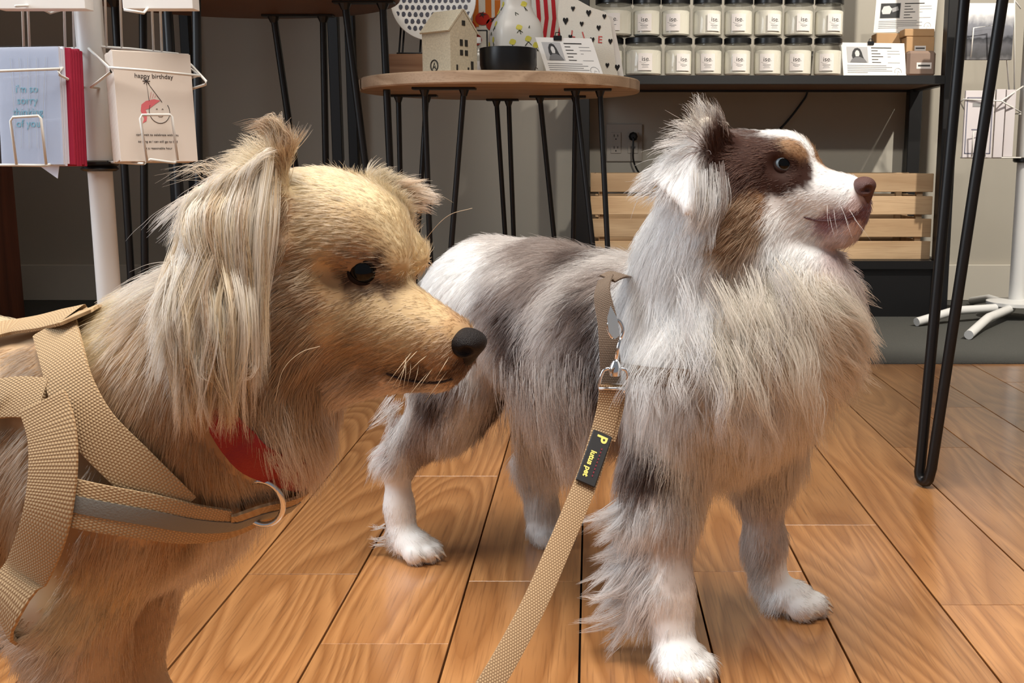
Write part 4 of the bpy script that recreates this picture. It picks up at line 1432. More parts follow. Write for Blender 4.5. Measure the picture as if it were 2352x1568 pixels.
        ca = hc.attributes.new('coat', 'FLOAT_COLOR', 'POINT')
        ca.data.foreach_set('color', np.concatenate([pc_, np.ones((N, seg + 1, 1))], 2).astype(np.float32).ravel())
        hc.materials.append(FURM)
        o = bpy.data.objects.new(name, hc)
        COL.objects.link(o)
        o.parent = parent
        return o


def locks(name, parent, strands, col, rad, seed, seg=10, spread=0.004, colvar=0.08, per=40, wob=0.002):
    """long hanging locks along given centre lines (each a list of points), one hair object"""
    rng = np.random.default_rng(seed)
    P_, R_, C_ = [], [], []
    for (pts, spr, cc, n) in strands:
        base = arc(pts, 4)
        base = np.array([tuple(p) for p in base])
        u = np.linspace(0, len(base) - 1, seg + 1)
        b = np.stack([np.interp(u, np.arange(len(base)), base[:, k]) for k in range(3)], 1)
        s_ = np.linspace(0, 1, seg + 1)
        tip = (1 - 0.75 * s_ ** 1.5)[None, :, None]
        off = rng.normal(0, 1, (n, 1, 3)) * spr * tip
        sc = rng.uniform(0.75, 1.08, n)[:, None, None]
        ph = rng.random((n, 1)) * 6.28
        q = b[None] + off
        q = q[:, :1] + (q - q[:, :1]) * sc
        wv = np.sin(ph + s_[None] * 6) * wob * s_[None]
        q[:, :, 0] += wv
        q[:, :, 1] += np.cos(ph + s_[None] * 5) * wob * s_[None]
        cl = lin(cc)[None] * (1 + colvar * rng.normal(0, 1, (n, 1)))
        P_.append(q); C_.append(np.repeat(np.clip(cl, 0.003, 0.93)[:, None], seg + 1, 1))
        R_.append(rad * (1 - 0.85 * s_[None] ** 1.8) * rng.uniform(0.7, 1.3, (n, 1)))
    P_, R_, C_ = np.concatenate(P_), np.concatenate(R_), np.concatenate(C_)
    N = len(P_)
    hc = bpy.data.hair_curves.new(name)
    hc.add_curves([seg + 1] * N)
    hc.attributes['position'].data.foreach_set('vector', P_.astype(np.float32).ravel())
    ra = hc.attributes.get('radius') or hc.attributes.new('radius', 'FLOAT', 'POINT')
    ra.data.foreach_set('value', R_.astype(np.float32).ravel())
    ca = hc.attributes.new('coat', 'FLOAT_COLOR', 'POINT')
    ca.data.foreach_set('color', np.concatenate([C_, np.ones((N, seg + 1, 1))], 2).astype(np.float32).ravel())
    hc.materials.append(FURM)
    o = bpy.data.objects.new(name, hc)
    COL.objects.link(o)
    o.parent = parent
    return o


def eyeball(parent, c, r, look, iris_col, pupil=0.45, iris=0.62, sclera=(225, 222, 220)):
    look = Vector(look).normalized()
    q = look.to_track_quat('Z', 'Y').to_matrix()
    c = Vector(c)

    def cap(a0, a1, rr, n=24, m=8):
        vs, fs = [], []
        for i in range(m + 1):
            a = a0 + (a1 - a0) * i / m
            for k in range(n):
                b = 2 * math.pi * k / n
                vs.append(c + q @ Vector((math.sin(a) * math.cos(b), math.sin(a) * math.sin(b), math.cos(a))) * rr)
        for i in range(m):
            for k in range(n):
                fs.append((i * n + k, (i + 1) * n + k, (i + 1) * n + (k + 1) % n, i * n + (k + 1) % n))
        return MB().add(vs, fs)
    e = cap(0.001, math.pi - 0.001, r).build('eyeball', mat('sclera_%d' % sclera[0], srgb(*sclera), 0.08, spec=0.4), parent, smooth=True)
    ir = mat('iris_%d_%d' % iris_col[:2], srgb(*iris_col), 0.06, spec=0.3, noise=(0.25, 900))
    cap(0.001, iris, r * 1.012).build('iris', ir, e, smooth=True)
    cap(0.001, iris * pupil, r * 1.022).build('pupil', mat('pupil', srgb(5, 4, 4), 0.03, spec=0.3), e, smooth=True)
    return e


def eyelids(eye, c, r, face, up, lidmat, aw=0.86, hu=0.50, hl=0.52, tilt=0.0):
    """skin ring around an almond opening, lying on the ball"""
    face = Vector(face).normalized()
    x_ = Vector(up).cross(face).normalized()
    y_ = face.cross(x_).normalized()
    c = Vector(c)
    n, m = 36, 7
    vs, fs = [], []
    for i in range(m + 1):
        s_ = i / m
        for k in range(n):
            a = 2 * math.pi * k / n
            ca, sa = math.cos(a), math.sin(a)
            ex, ey = aw * ca, (hu if sa > 0 else hl) * math.copysign(abs(sa) ** 0.85, sa)
            ey += tilt * ex
            ox, oy = 1.30 * ca, 1.22 * sa
            x, y = ex + (ox - ex) * s_, ey + (oy - ey) * s_
            d = math.hypot(x, y)
            rr = 1.045 + 0.11 * math.sin(min(1, s_ * 2.2) * math.pi / 2)
            z = math.sqrt(max(0.0, rr * rr - min(d, 1.02 * rr) ** 2)) if d < rr * 0.97 else 0.22 - (d - rr * 0.97) * 0.6
            vs.append(c + (x_ * x + y_ * y + face * z) * r)
    for i in range(m):
        for k in range(n):
            fs.append((i * n + k, i * n + (k + 1) % n, (i + 1) * n + (k + 1) % n, (i + 1) * n + k))
    return MB().add(vs, fs).build('eyelid', lidmat, eye, smooth=True)


def surf_strip(bvh, pts, wid, off, th, name, material, parent, sub=6, uvs=1.0, smooth_n=True):
    """a strap: band of width wid and thickness th following world points already lying on / off the body"""
    P = arc([p for p, n in pts], sub)
    Nn = arc([n for p, n in pts], sub)
    W_ = wid if isinstance(wid, (list, tuple)) else [wid] * len(pts)
    ww = []
    for i in range(len(W_) - 1):
        for k in range(sub):
            ww.append(W_[i] + (W_[i + 1] - W_[i]) * k / sub)
    ww.append(W_[-1])
    vs, fs, uv = [], [], []
    L = 0
    m = len(P)
    for i, p in enumerate(P):
        t = (P[min(i + 1, m - 1)] - P[max(i - 1, 0)]).normalized()
        n = Nn[i].normalized()
        sd = t.cross(n).normalized()
        n = sd.cross(t).normalized()
        if i: L += (p - P[i - 1]).length
        for j, a in enumerate((-1, -0.86, 0.86, 1)):
            lo = 0.35 if abs(a) == 1 else 0.0
            vs.append(p + sd * a * ww[i] / 2 + n * (off + th * (0.8 if abs(a) == 1 else 1.0)))
            uv.append((a * ww[i] / 2, L))
        for a in (1, -1):
            vs.append(p + sd * a * ww[i] / 2 + n * off)
            uv.append((a * ww[i] / 2, L))
    for i in range(m - 1):
        b = i * 6
        for j in range(6):
            fs.append((b + j, b + (j + 1) % 6, b + 6 + (j + 1) % 6, b + 6 + j))
    fs.append((0, 1, 2, 3, 4, 5)); e = (m - 1) * 6; fs.append((e + 5, e + 4, e + 3, e + 2, e + 1, e))
    o = MB().add(vs, fs).build(name, material, parent, smooth='auto')
    ul = o.data.uv_layers.new(name='UVMap')
    for lp in o.data.loops:
        ul.data[lp.index].uv = uv[lp.vertex_index]
    return o


def small_sdf(lo, hi, vox, fn):
    g = SDF(lo, hi, vox)
    fn(g)
    return g.mesh()

# ================================================================== WHITE DOG
WD = empty('dog', (0.0, 1.13, 0.0))
tag(WD, 'fluffy white and grey dog with a brown eye patch, standing and looking up', 'dog')


def wparent(o):
    o.parent = WD
    o.matrix_parent_inverse = Matrix.Translation(WD.location).inverted()
    return o


g = SDF((-0.33, 0.84, -0.004), (0.31, 1.42, 0.58), 0.0034)
Fw, Lw = Vector((0.757, -0.65, 0)), Vector((0.65, 0.757, 0))
# trunk
g.chain([((-0.118, 1.255, 0.318), 0.063), ((-0.05, 1.195, 0.298), 0.077), ((0.02, 1.135, 0.278), 0.086), ((0.10, 1.06, 0.272), 0.088)], 0.03)
g.ell((0.125, 1.035, 0.275), (0.075, 0.085, 0.100), [Fw, Lw, (0, 0, 1)], 0.03)
g.ell((0.155, 1.005, 0.295), (0.062, 0.078, 0.085), [Fw, Lw, (0, 0, 1)], 0.03)
g.ell((-0.10, 1.25, 0.30), (0.07, 0.078, 0.07), [Fw, Lw, (0, 0, 1)], 0.03)
g.ell(at(1850, 715, 0.985), (0.045, 0.055, 0.058), [Fw, Lw, (0, 0, 1)], 0.03)
g.ell(at(1800, 640, 1.005), (0.045, 0.05, 0.04), [Fw, Lw, (0, 0, 1)], 0.03)
# neck
g.chain([((0.115, 1.035, 0.345), 0.074), ((0.125, 1.015, 0.405), 0.058), (at(1665, 450, 1.005), 0.047)], 0.03)
# head
HF = (at(1990, 440, 0.965) - at(1725, 405, 1.0)).normalized()
HL = HF.cross(Vector((0, 0, 1))).normalized()           # towards the camera side
HU = HL.cross(HF).normalized()
HX = [HF, HL, HU]
g.ell(at(1712, 400, 1.003), (0.044, 0.040, 0.039), HX, 0.015)
g.ell(at(1735, 482, 1.0), (0.040, 0.035, 0.033), HX, 0.018)
g.ell(at(1797, 384, 0.992), (0.032, 0.032, 0.032), HX, 0.015)
g.cone(at(1845, 447, 0.985), at(1940, 455, 0.970), 0.0285, 0.0210, 0.014)
g.cone(at(1800, 510, 0.99), at(1938, 524, 0.970), 0.024, 0.0145, 0.012)
g.ell(at(1957, 482, 0.968), (0.014, 0.0185, 0.017), HX, 0.01)
g.cone(at(1700, 540, 1.0), at(1640, 600, 1.02), 0.034, 0.05, 0.03)
for sd in (1, -1):          # brow ridges and eye hollows
    g.ell(at(1822, 352, 0.990) + HL * 0.019 * sd, (0.012, 0.010, 0.008), HX, 0.012)
EYEW = at(1800, 378, 0.992)
for sd in (1, -1):
    g.ell(EYEW + HL * (0.036 * sd) + HF * 0.004, (0.011, 0.010, 0.009), HX, 0.008, cut=True)
# mouth slit
g.cone(at(1850, 500, 0.985) + HL * 0.034, at(1975, 492, 0.966) + HL * 0.022, 0.0022, 0.003, 0.004, cut=True)
g.cone(at(1850, 500, 0.985) - HL * 0.034, at(1975, 492, 0.966) - HL * 0.022, 0.0022, 0.003, 0.004, cut=True)
# near ear: pricked base folding over to a hanging tip; far ear behind
eb0, eb1, et = at(1682, 325, 0.975), at(1655, 440, 0.972), at(1622, 285, 0.972)
fold0, fold1, tip = at(1606, 292, 0.972), at(1480, 425, 0.972), at(1583, 482, 0.948)
g.tri(eb0, eb1, et, 0.004)
g.tri(eb1, et, at(1520, 400, 0.985), 0.004)
g.tri(et, at(1500, 408, 0.980), tip, 0.0038)
g.tri(et, tip, at(1628, 400, 0.962), 0.0038)
mir = lambda p: Vector(p) - HL * (2 * (Vector(p) - at(1712, 400, 1.003)).dot(HL))
for tr in ((eb0, eb1, et), (eb1, et, at(1560, 390, 0.985))):
    g.tri(*[mir(p) + HF * 0.004 - HU * 0.012 for p in tr], 0.004)
# front legs
g.chain([((0.088, 0.985, 0.27), 0.050), ((0.070, 0.985, 0.185), 0.036), ((0.068, 0.975, 0.15), 0.028), ((0.073, 0.962, 0.078), 0.0185), ((0.076, 0.957, 0.045), 0.0195)], 0.02)
g.chain([((0.185, 1.065, 0.27), 0.048), ((0.178, 1.085, 0.185), 0.034), ((0.176, 1.09, 0.15), 0.026), ((0.182, 1.09, 0.078), 0.0175), ((0.188, 1.09, 0.042), 0.0185)], 0.02)
# hind legs
g.chain([((-0.135, 1.235, 0.30), 0.062), ((-0.150, 1.218, 0.225), 0.050), ((-0.165, 1.22, 0.185), 0.036), ((-0.232, 1.258, 0.118), 0.0165), ((-0.230, 1.256, 0.06), 0.0145), ((-0.227, 1.252, 0.035), 0.017)], 0.018)
g.chain([((-0.06, 1.30, 0.29), 0.060), ((-0.03, 1.275, 0.20), 0.052), ((-0.038, 1.285, 0.15), 0.040), ((-0.066, 1.315, 0.10), 0.022), ((-0.06, 1.305, 0.04), 0.019)], 0.02)
CLAWS = []


def paw(g, c, d, sc=1.0, claws=CLAWS):
    d = Vector((d[0], d[1], 0)).normalized()
    l = Vector((-d.y, d.x, 0))
    c = Vector(c)
    ax = [d, l, Vector((0, 0, 1))]
    g.ell(c + Vector((0, 0, 0.019 * sc)), (0.026 * sc, 0.022 * sc, 0.018 * sc), ax, 0.012)
    for i, (a, f) in enumerate(((-0.0185, 0.014), (-0.0065, 0.025), (0.0065, 0.025), (0.0185, 0.014))):
        p = c + d * f * sc + l * a * sc + Vector((0, 0, 0.0125 * sc))
        g.ell(p, (0.0145 * sc, 0.0088 * sc, 0.012 * sc), ax, 0.0035)
        claws.append((p + d * 0.0125 * sc + Vector((0, 0, 0.0005)), d, sc))


paw(g, (0.082, 0.945, 0), (0.45, -0.9))
paw(g, (0.208, 1.083, 0), (1, -0.25))
paw(g, (-0.213, 1.243, 0), (0.9, -0.45), 0.95)
paw(g, (-0.058, 1.298, 0), (0.8, -0.6), 0.9)
Vw, Fw_ = g.mesh()
Vw[:, 2] = np.maximum(Vw[:, 2], 0.0005)
cw = Coat(Vw, Fw_, 3)
WHT, CRM, GRY, DKG, LGR, BRN, TAN, PNK = (235, 233, 231), (228, 217, 200), (128, 112, 104), (60, 46, 41), (196, 187, 181), (56, 32, 24), (146, 112, 82), (214, 194, 192)
for px, py, c_ in (
        # rump, back, flank
        (1010, 620, WHT), (1060, 570, WHT), (1120, 545, LGR), (1000, 690, WHT), (1060, 650, WHT), (1170, 550, LGR), (1220, 575, GRY), (1290, 560, GRY), (1340, 590, DKG),
        (1400, 600, LGR), (1380, 640, GRY), (1150, 620, LGR), (1130, 700, GRY), (1150, 745, DKG), (1180, 800, DKG), (1120, 780, LGR), (1230, 650, GRY), (1250, 720, LGR), (1300, 660, LGR),
        (1340, 700, DKG), (1370, 740, DKG), (1290, 760, GRY), (1250, 800, LGR), (1320, 810, GRY), (1355, 850, DKG), (1300, 880, GRY), (1230, 860, GRY), (1190, 890, DKG), (1170, 930, DKG),
        (1130, 860, LGR), (1090, 850, WHT), (1110, 900, LGR), (1210, 950, WHT), (1270, 950, GRY), (1330, 940, GRY), (1240, 1010, WHT), (1300, 1010, LGR), (1270, 1100, WHT), (1240, 1200, WHT), (1190, 1010, WHT),
        # hind leg
        (1040, 880, GRY), (1000, 930, DKG), (980, 970, GRY), (940, 900, WHT), (905, 960, WHT), (950, 1010, GRY), (985, 1055, GRY), (1050, 960, WHT), (1020, 1000, LGR), (895, 1040, WHT), (900, 1130, WHT), (900, 1200, WHT), (930, 1260, WHT),
        # fore leg
        (1420, 980, GRY), (1440, 1030, GRY), (1450, 1080, DKG), (1500, 1075, DKG), (1400, 1080, LGR), (1400, 1150, WHT), (1430, 1200, WHT), (1480, 1200, WHT), (1530, 1230, LGR), (1545, 1320, LGR), (1500, 1330, WHT), (1560, 1400, WHT), (1500, 1430, WHT), (1550, 1500, WHT),
        (1770, 1200, LGR), (1750, 1280, LGR), (1790, 1330, WHT), (1850, 1390, WHT),
        # ruff and chest
        (1450, 650, WHT), (1450, 750, WHT), (1480, 850, WHT), (1520, 650, WHT), (1550, 750, WHT), (1580, 830, LGR), (1600, 880, LGR), (1620, 700, WHT), (1650, 780, CRM), (1700, 700, CRM), (1760, 640, CRM), (1800, 760, CRM), (1850, 680, CRM), (1920, 720, CRM), (1850, 850, CRM), (1750, 880, WHT), (1700, 950, WHT),
        (1500, 950, WHT), (1560, 960, WHT), (1620, 960, CRM), (1850, 950, CRM), (1900, 900, CRM), (1550, 1040, CRM), (1650, 1060, CRM), (1750, 1060, CRM), (1820, 1030, CRM), (1650, 1130, CRM),
        # head
        (1700, 320, BRN), (1740, 330, BRN), (1690, 370, BRN), (1720, 390, BRN), (1750, 370, BRN), (1700, 420, BRN), (1750, 425, BRN), (1790, 430, BRN), (1830, 420, BRN), (1850, 405, BRN), (1855, 385, BRN), (1780, 340, BRN), (1770, 400, BRN), (1820, 375, BRN), (1690, 300, BRN),
        (1830, 345, TAN), (1815, 333, TAN), (1845, 355, TAN), (1740, 298, BRN), (1790, 300, WHT), (1830, 312, WHT), (1862, 345, WHT), (1875, 380, WHT), (1885, 410, WHT), (1880, 430, WHT), (1760, 291, WHT),
        (1888, 345, TAN), (1895, 355, TAN), (1700, 470, TAN), (1720, 490, TAN), (1680, 500, TAN), (1700, 530, TAN), (1675, 540, TAN), (1735, 460, TAN), (1740, 520, TAN),
        (1790, 470, WHT), (1840, 455, WHT), (1780, 510, WHT), (1830, 490, WHT), (1880, 480, WHT), (1930, 420, WHT), (1940, 450, WHT), (1780, 550, WHT), (1850, 550, WHT), (1930, 545, PNK), (1960, 520, PNK), (1960, 470, PNK), (1900, 506, (138, 100, 104)), (1950, 502, (120, 84, 88)), (1985, 488, (120, 84, 88)), (1970, 498, (110, 76, 80)),
        # ear
        (1530, 400, WHT), (1560, 440, WHT), (1500, 420, WHT), (1590, 400, WHT), (1580, 470, WHT), (1560, 350, WHT), (1600, 310, LGR), (1620, 292, LGR), (1610, 285, CRM), (1640, 340, BRN), (1660, 360, BRN), (1645, 400, BRN), (1660, 320, BRN), (1625, 440, LGR), (1640, 470, WHT), (1600, 560, WHT), (1560, 560, WHT), (1500, 520, WHT)):
    cw.k(px, py, c_)
for p in ((0.05, 1.2, 0.3), (0.2, 1.08, 0.3), (-0.05, 1.35, 0.3)):
    cw.k(0, 0, GRY, p=p)
cw.k(0, 0, BRN, p=mir(at(1720, 380, 0.965))); cw.k(0, 0, TAN, p=mir(at(1700, 490, 0.965)))
for row in (
        # face
        (1720, 350, -1, 0.05, .007, .20, .05, .2), (1760, 310, -1, .05, .007, .2, .05, .2), (1790, 430, -.9, .3, .006, .2, .05, .2), (1850, 400, -.9, -.1, .004, .2, .05, .1), (1830, 340, -.9, -.4, .005, .25, .05, .2),
        (1930, 410, -1, -.05, .0055, .22, .04, .2), (1900, 460, -.95, .3, .005, .2, .1, .2), (1960, 470, -.7, .7, .005, .3, .15, .2), (1860, 500, -.8, .6, .009, .25, .15, .3), (1800, 540, -.6, .8, .012, .25, .15, .3), (1900, 550, -.5, .8, .008, .3, .15, .2),
        (1700, 490, -.75, .65, .014, .25, .1, .35), (1690, 540, -.8, .6, .018, .3, .15, .4), (1760, 590, -.2, 1, .025, .3, .2, .4), (1690, 300, -1, -.05, .010, .3, .1, .3), (1680, 400, -.6, .6, .009, .25, .1, .3),
        # ear
        (1540, 390, -.45, .9, .013, .2, .15, .5), (1570, 420, -.3, .9, .010, .18, .1, .45), (1600, 380, -.3, .9, .011, .18, .1, .45), (1490, 415, -.85, .5, .030, .3, .25, .6), (1510, 380, -.9, .1, .026, .3, .25, .6), (1575, 465, .05, 1, .008, .1, .05, .3), (1590, 320, -.9, -.2, .028, .4, .3, .6), (1622, 285, -.3, -1, .024, .5, .3, .6), (1645, 330, -.1, -1, .018, .3, .2, .4), (1655, 300, -.1, -1, .016, .4, .2, .5),
        (1640, 400, -.1, 1, .020, .3, .2, .5), (1630, 450, -.05, 1, .045, .2, .15, .75),
        # neck, ruff, chest
        (1480, 520, -.75, .6, .040, .35, .4, .6), (1560, 560, -.2, 1, .040, .25, .3, .6), (1450, 620, -.6, .8, .042, .3, .3, .5), (1440, 740, -.25, 1, .045, .22, .3, .5), (1500, 700, -.1, 1, .046, .2, .35, .5), (1600, 680, .1, 1, .045, .2, .45, .6), (1680, 640, .25, .95, .045, .3, .5, .6), (1760, 640, .35, .9, .045, .35, .6, .6),
        (1600, 800, .1, 1, .048, .25, .6, .6), (1500, 840, -.05, 1, .045, .2, .4, .6), (1700, 780, .35, .9, .048, .3, .6, .6), (1800, 760, .5, .8, .046, .3, .6, .6), (1900, 700, .8, .4, .040, .4, .35, .6), (1930, 780, .8, .5, .045, .4, .4, .6), (1760, 870, .25, .95, .055, .25, .5, .7), (1870, 880, .6, .8, .045, .3, .4, .5),
        (1500, 940, 0, 1, .040, .2, .2, .5), (1600, 980, .05, 1, .042, .2, .2, .5), (1720, 1000, .1, 1, .040, .2, .25, .5), (1850, 990, .25, .95, .040, .25, .25, .4), (1600, 1090, .1, 1, .038, .2, .2, .4), (1750, 1090, .15, 1, .036, .2, .2, .4),
        # back and flank
        (1400, 600, -.9, .2, .030, .35, .3, .5), (1340, 640, -.85, .45, .028, .3, .3, .5), (1280, 570, -.95, .15, .022, .3, .2, .45), (1180, 545, -.95, .2, .016, .25, .15, .4), (1080, 570, -.85, .45, .016, .25, .12, .4), (1010, 640, -.6, .75, .018, .28, .15, .4), (1000, 720, -.35, .95, .022, .3, .15, .4),
        (1150, 680, -.8, .6, .022, .25, .2, .45), (1250, 700, -.75, .65, .026, .28, .35, .5), (1330, 760, -.5, .85, .030, .35, .6, .5), (1200, 800, -.6, .8, .028, .25, .25, .5), (1300, 860, -.4, .9, .032, .3, .4, .5), (1120, 860, -.3, .9, .026, .25, .2, .45), (1200, 940, -.2, 1, .036, .22, .2, .5), (1320, 960, -.2, 1, .036, .22, .2, .45),
        # hind legs
        (960, 920, -.55, .85, .028, .3, .2, .5), (900, 960, -.6, .8, .032, .4, .25, .5), (890, 1030, -.6, .85, .030, .4, .3, .55), (1010, 980, -.2, 1, .024, .25, .2, .45), (980, 1050, .2, 1, .014, .25, .1, .4), (900, 1120, .05, 1, .007, .12, .05, .3), (890, 1190, -.3, 1, .008, .2, .05, .4), (930, 1260, .5, .7, .007, .2, .05, .4), (875, 1240, -.8, .4, .012, .4, .1, .5),
        (1240, 1040, -.05, 1, .042, .18, .15, .5), (1270, 1130, -.05, 1, .036, .18, .15, .5), (1245, 1210, 0, 1, .012, .2, .1, .4),
        # fore legs
        (1430, 1030, -.35, .9, .032, .25, .25, .5), (1500, 1090, -.2, 1, .028, .2, .2, .5), (1440, 1180, -.6, .8, .045, .3, .3, .55), (1450, 1280, -.75, .65, .050, .45, .35, .6), (1460, 1370, -.8, .6, .040, .5, .35, .6), (1530, 1250, -.1, 1, .018, .18, .1, .4), (1565, 1320, .05, 1, .009, .12, .05, .3), (1530, 1420, 0, 1, .010, .18, .05, .4), (1560, 1510, .3, 1, .010, .22, .08, .5), (1490, 1480, -.4, .9, .018, .35, .2, .5),
        (1770, 1200, 0, 1, .014, .2, .1, .4), (1740, 1290, -.3, 1, .026, .3, .2, .5), (1800, 1320, .1, 1, .008, .15, .05, .3), (1850, 1390, .8, .6, .008, .2, .05, .4), (1760, 1370, -.5, .8, .022, .35, .2, .5)):
    cw.c(*row)
for p, d in (((0.06, 1.19, 0.33), (-0.6, 0.6)), ((-0.06, 1.31, 0.28), (-0.5, 0.8)), ((0.2, 1.07, 0.28), (0.2, 1))):
    cw.c(0, 0, d[0], d[1], .03, p=p)
# eyes, nose, bare skin
eyes_w = []
for sd in (1, -1):
    if sd > 0:
        hp, hn = cw.hit(1798, 377)
        ec = Vector(hp) + ray(1798, 377).normalized() * 0.0058
    else:
        ec = mir(ec)
    eyes_w.append(ec)
    cw.bald.append((tuple(ec), 0.0100))
    cw.short.append((tuple(ec), 0.0135, 0.6))
NW = at(1982, 428, 0.958)
cw.bald.append((tuple(NW), 0.0135))
bw = np_mesh('body', Vw, Fw_, SKINM, None, cw.colour(Vw, 0.001))
wparent(bw)


def dens_w(c):
    # more, finer hair on the head
    d = np.linalg.norm(c - np.array(at(1790, 430, 0.99)), axis=1)
    return np.where(d < 0.085, 3.2, 1.0)


fw = cw.grow('fur', None, int(150000 * FURSCALE), 0.00022, cell=0.0085, dens=dens_w, colvar=0.14, jit=lambda P: np.where(np.linalg.norm(P - np.array(at(1790, 430, 0.99)), axis=1) < 0.085, 0.0025, np.where(P[:, 2] > 0.13, 0.006, 0.004)))
wparent(fw)
for sd, ec in zip((1, -1), eyes_w):
    look = (HF * 0.28 + HL * sd * 0.95 + HU * 0.12)
    face = (HF * 0.42 + HL * sd * 0.9 + HU * 0.12)
    e = eyeball(WD, ec - WD.location, 0.0096, look, (112, 126, 136), 0.62, 0.84, (196, 184, 180))
    eyelids(e, ec - WD.location, 0.0096, face, HU, mat('eyelid_skin', srgb(54, 36, 32), 0.7, spec=0.2), 0.86, 0.72, 0.60, -0.08 * sd)


def nose_shape(C, sc):
    def fn(n_):
        n_.ell(C, (0.0088 * sc, 0.0118 * sc, 0.0080 * sc), HX_, 0.004)
        n_.ell(C + HF_ * 0.0035 * sc + HU_ * 0.0015 * sc, (0.0070 * sc, 0.0100 * sc, 0.0060 * sc), HX_, 0.003)
        n_.ell(C + HF_ * 0.003 * sc - HU_ * 0.007 * sc, (0.006 * sc, 0.0055 * sc, 0.008 * sc), HX_, 0.004)
        for sd in (1, -1):
            n_.ell(C + HF_ * 0.002 * sc + HL_ * 0.0095 * sd * sc - HU_ * 0.001 * sc, (0.0065 * sc, 0.0045 * sc, 0.0062 * sc), HX_, 0.003)
            n_.ell(C + HF_ * 0.0070 * sc + HL_ * 0.0118 * sd * sc - HU_ * 0.0012 * sc, (0.0042 * sc, 0.0046 * sc, 0.0030 * sc), HX_, 0.0015, cut=True)
            n_.cone(C + HF_ * 0.005 * sc + HL_ * 0.0125 * sd * sc - HU_ * 0.0026 * sc, C - HF_ * 0.003 * sc + HL_ * 0.0150 * sd * sc - HU_ * 0.0046 * sc, 0.0017 * sc, 0.0010 * sc, 0.0015, cut=True)
        n_.cone(C + HF_ * 0.0110 * sc - HU_ * 0.002 * sc, C + HF_ * 0.010 * sc - HU_ * 0.016 * sc, 0.0007, 0.0007, 0.001, cut=True)
    return fn


HX_, HF_, HL_, HU_ = HX, HF, HL, HU
Vn, Fn = small_sdf(NW - Vector((.03, .03, .03)), NW + Vector((.03, .03, .03)), 0.0008, nose_shape(NW, 1.05))
nb = np_mesh('nose', Vn, Fn, mat('brown_nose', srgb(88, 56, 51), 0.5, bump=0.5, bscale=1500))
wparent(nb); nb['label'] = 'brown leathery nose'
lp = []
for px, py in ((1846, 499), (1880, 507), (1920, 506), (1955, 499), (1985, 480)):
    h = cw.hit(px, py)
    lp.append(Vector(h[0]) + Vector(h[1]) * 0.0002 - WD.location)
MB().tube(arc(lp), [0.0004] + [0.0009] * (len(arc(lp)) - 2) + [0.0006], 8).build('lip', mat('lip_skin', srgb(96, 58, 62), 0.45), WD, smooth=True)
for (p, d, sc) in CLAWS:
    p = p - WD.location
    MB().tube([p - d * 0.004, p + d * 0.004 - Vector((0, 0, 0.001)), p + d * 0.0085 - Vector((0, 0, 0.0052))], [0.0022, 0.0019, 0.0005], 8).build('claw', mat('claw_horn', srgb(196, 178, 160), 0.35), WD, smooth=True)
# whiskers
wk = MB()
for i, (px, py, dx, dy) in enumerate(((1930, 470, .2, .7), (1915, 480, 0, .8), (1950, 480, .35, .7), (1940, 495, .2, .9), (1960, 500, .5, .7), (1900, 470, -.1, .7), (1905, 495, .1, .9))):
    h = Vector(cw.hit(px, py)[0]) - WD.location
    v = Vector((dx, -0.6, -dy)).normalized()
    wk.tube([h, h + v * 0.012, h + v * 0.024 + Vector((0.002, 0, -0.004))], [0.00014, 0.0001, 0.00004], 5)
wk = wk.build('whiskers', mat('whisker', srgb(235, 232, 228), 0.4), WD, smooth=True)
wk['kind'] = 'stuff'
# long locks hanging behind and below the folded ear
st = []
rr_ = random.Random(5)
for i in range(34):
    x0 = 1580 + rr_.uniform(0, 85); y0 = 395 + rr_.uniform(-20, 50)
    x1 = x0 - rr_.uniform(5, 30); y1 = 525 + rr_.uniform(-30, 40)
    Yq = 0.955 + rr_.uniform(-0.004, 0.008)
    c_ = WHT if rr_.random() < 0.72 else (CRM if rr_.random() < 0.6 else GRY)
    st.append(([at(x0, y0, Yq), at(x0 + rr_.uniform(-4, 8), (y0 + y1) / 2, Yq - 0.008), at(x1 + rr_.uniform(-8, 8), y1, Yq - 0.004)], 0.0024, c_, 20))
for i in range(26):     # tuft standing up from the ear fold
    x0 = 1600 + rr_.uniform(0, 70); y0 = 300 + rr_.uniform(-15, 20)
    x1 = 1560 + (x0 - 1600) * 1.4 + rr_.uniform(-25, 15); y1 = 245 + rr_.uniform(-25, 30) + abs(x1 - 1630) * 0.25
    st.append(([at(x0, y0, 0.972), at((x0 + x1) / 2 + 6, (y0 + y1) / 2, 0.970), at(x1, y1, 0.972)], 0.0022, (GRY if rr_.random() < .3 else (CRM if rr_.random() < .5 else LGR)), 16))
wparent(locks('ear_feathering', None, st, None, 0.00020, 8))

# feathering of the legs, fly-away hair of the ruff, heel tufts
st = []
for i in range(70):
    x0 = 1440 + rr_.uniform(0, 60); y0 = 1130 + rr_.uniform(0, 270)
    ln2 = rr_.uniform(70, 150)
    a = R(rr_.uniform(20, 62))
    Yq = 0.985 + rr_.uniform(-0.02, 0.015)
    x1, y1 = x0 - ln2 * math.cos(a), y0 + ln2 * math.sin(a)
    st.append(([at(x0, y0, Yq), at((x0 + x1) / 2 - 8, (y0 + y1) / 2 + 14, Yq), at(x1, y1 + rr_.uniform(-12, 8), Yq)], 0.0030, WHT if rr_.random() < .75 else LGR, 34))
for i in range(40):
    x0 = 1905 + rr_.uniform(-25, 20); y0 = 610 + rr_.uniform(0, 240)
    ln2 = rr_.uniform(50, 120); a = R(rr_.uniform(15, 60))
    st.append(([at(x0, y0, 1.01), at(x0 + ln2 * .55 * math.cos(a) + 6, y0 + ln2 * .45 * math.sin(a), 1.005), at(x0 + ln2 * math.cos(a), y0 + ln2 * math.sin(a), 1.005)], 0.0028, CRM if rr_.random() < .6 else WHT, 16))
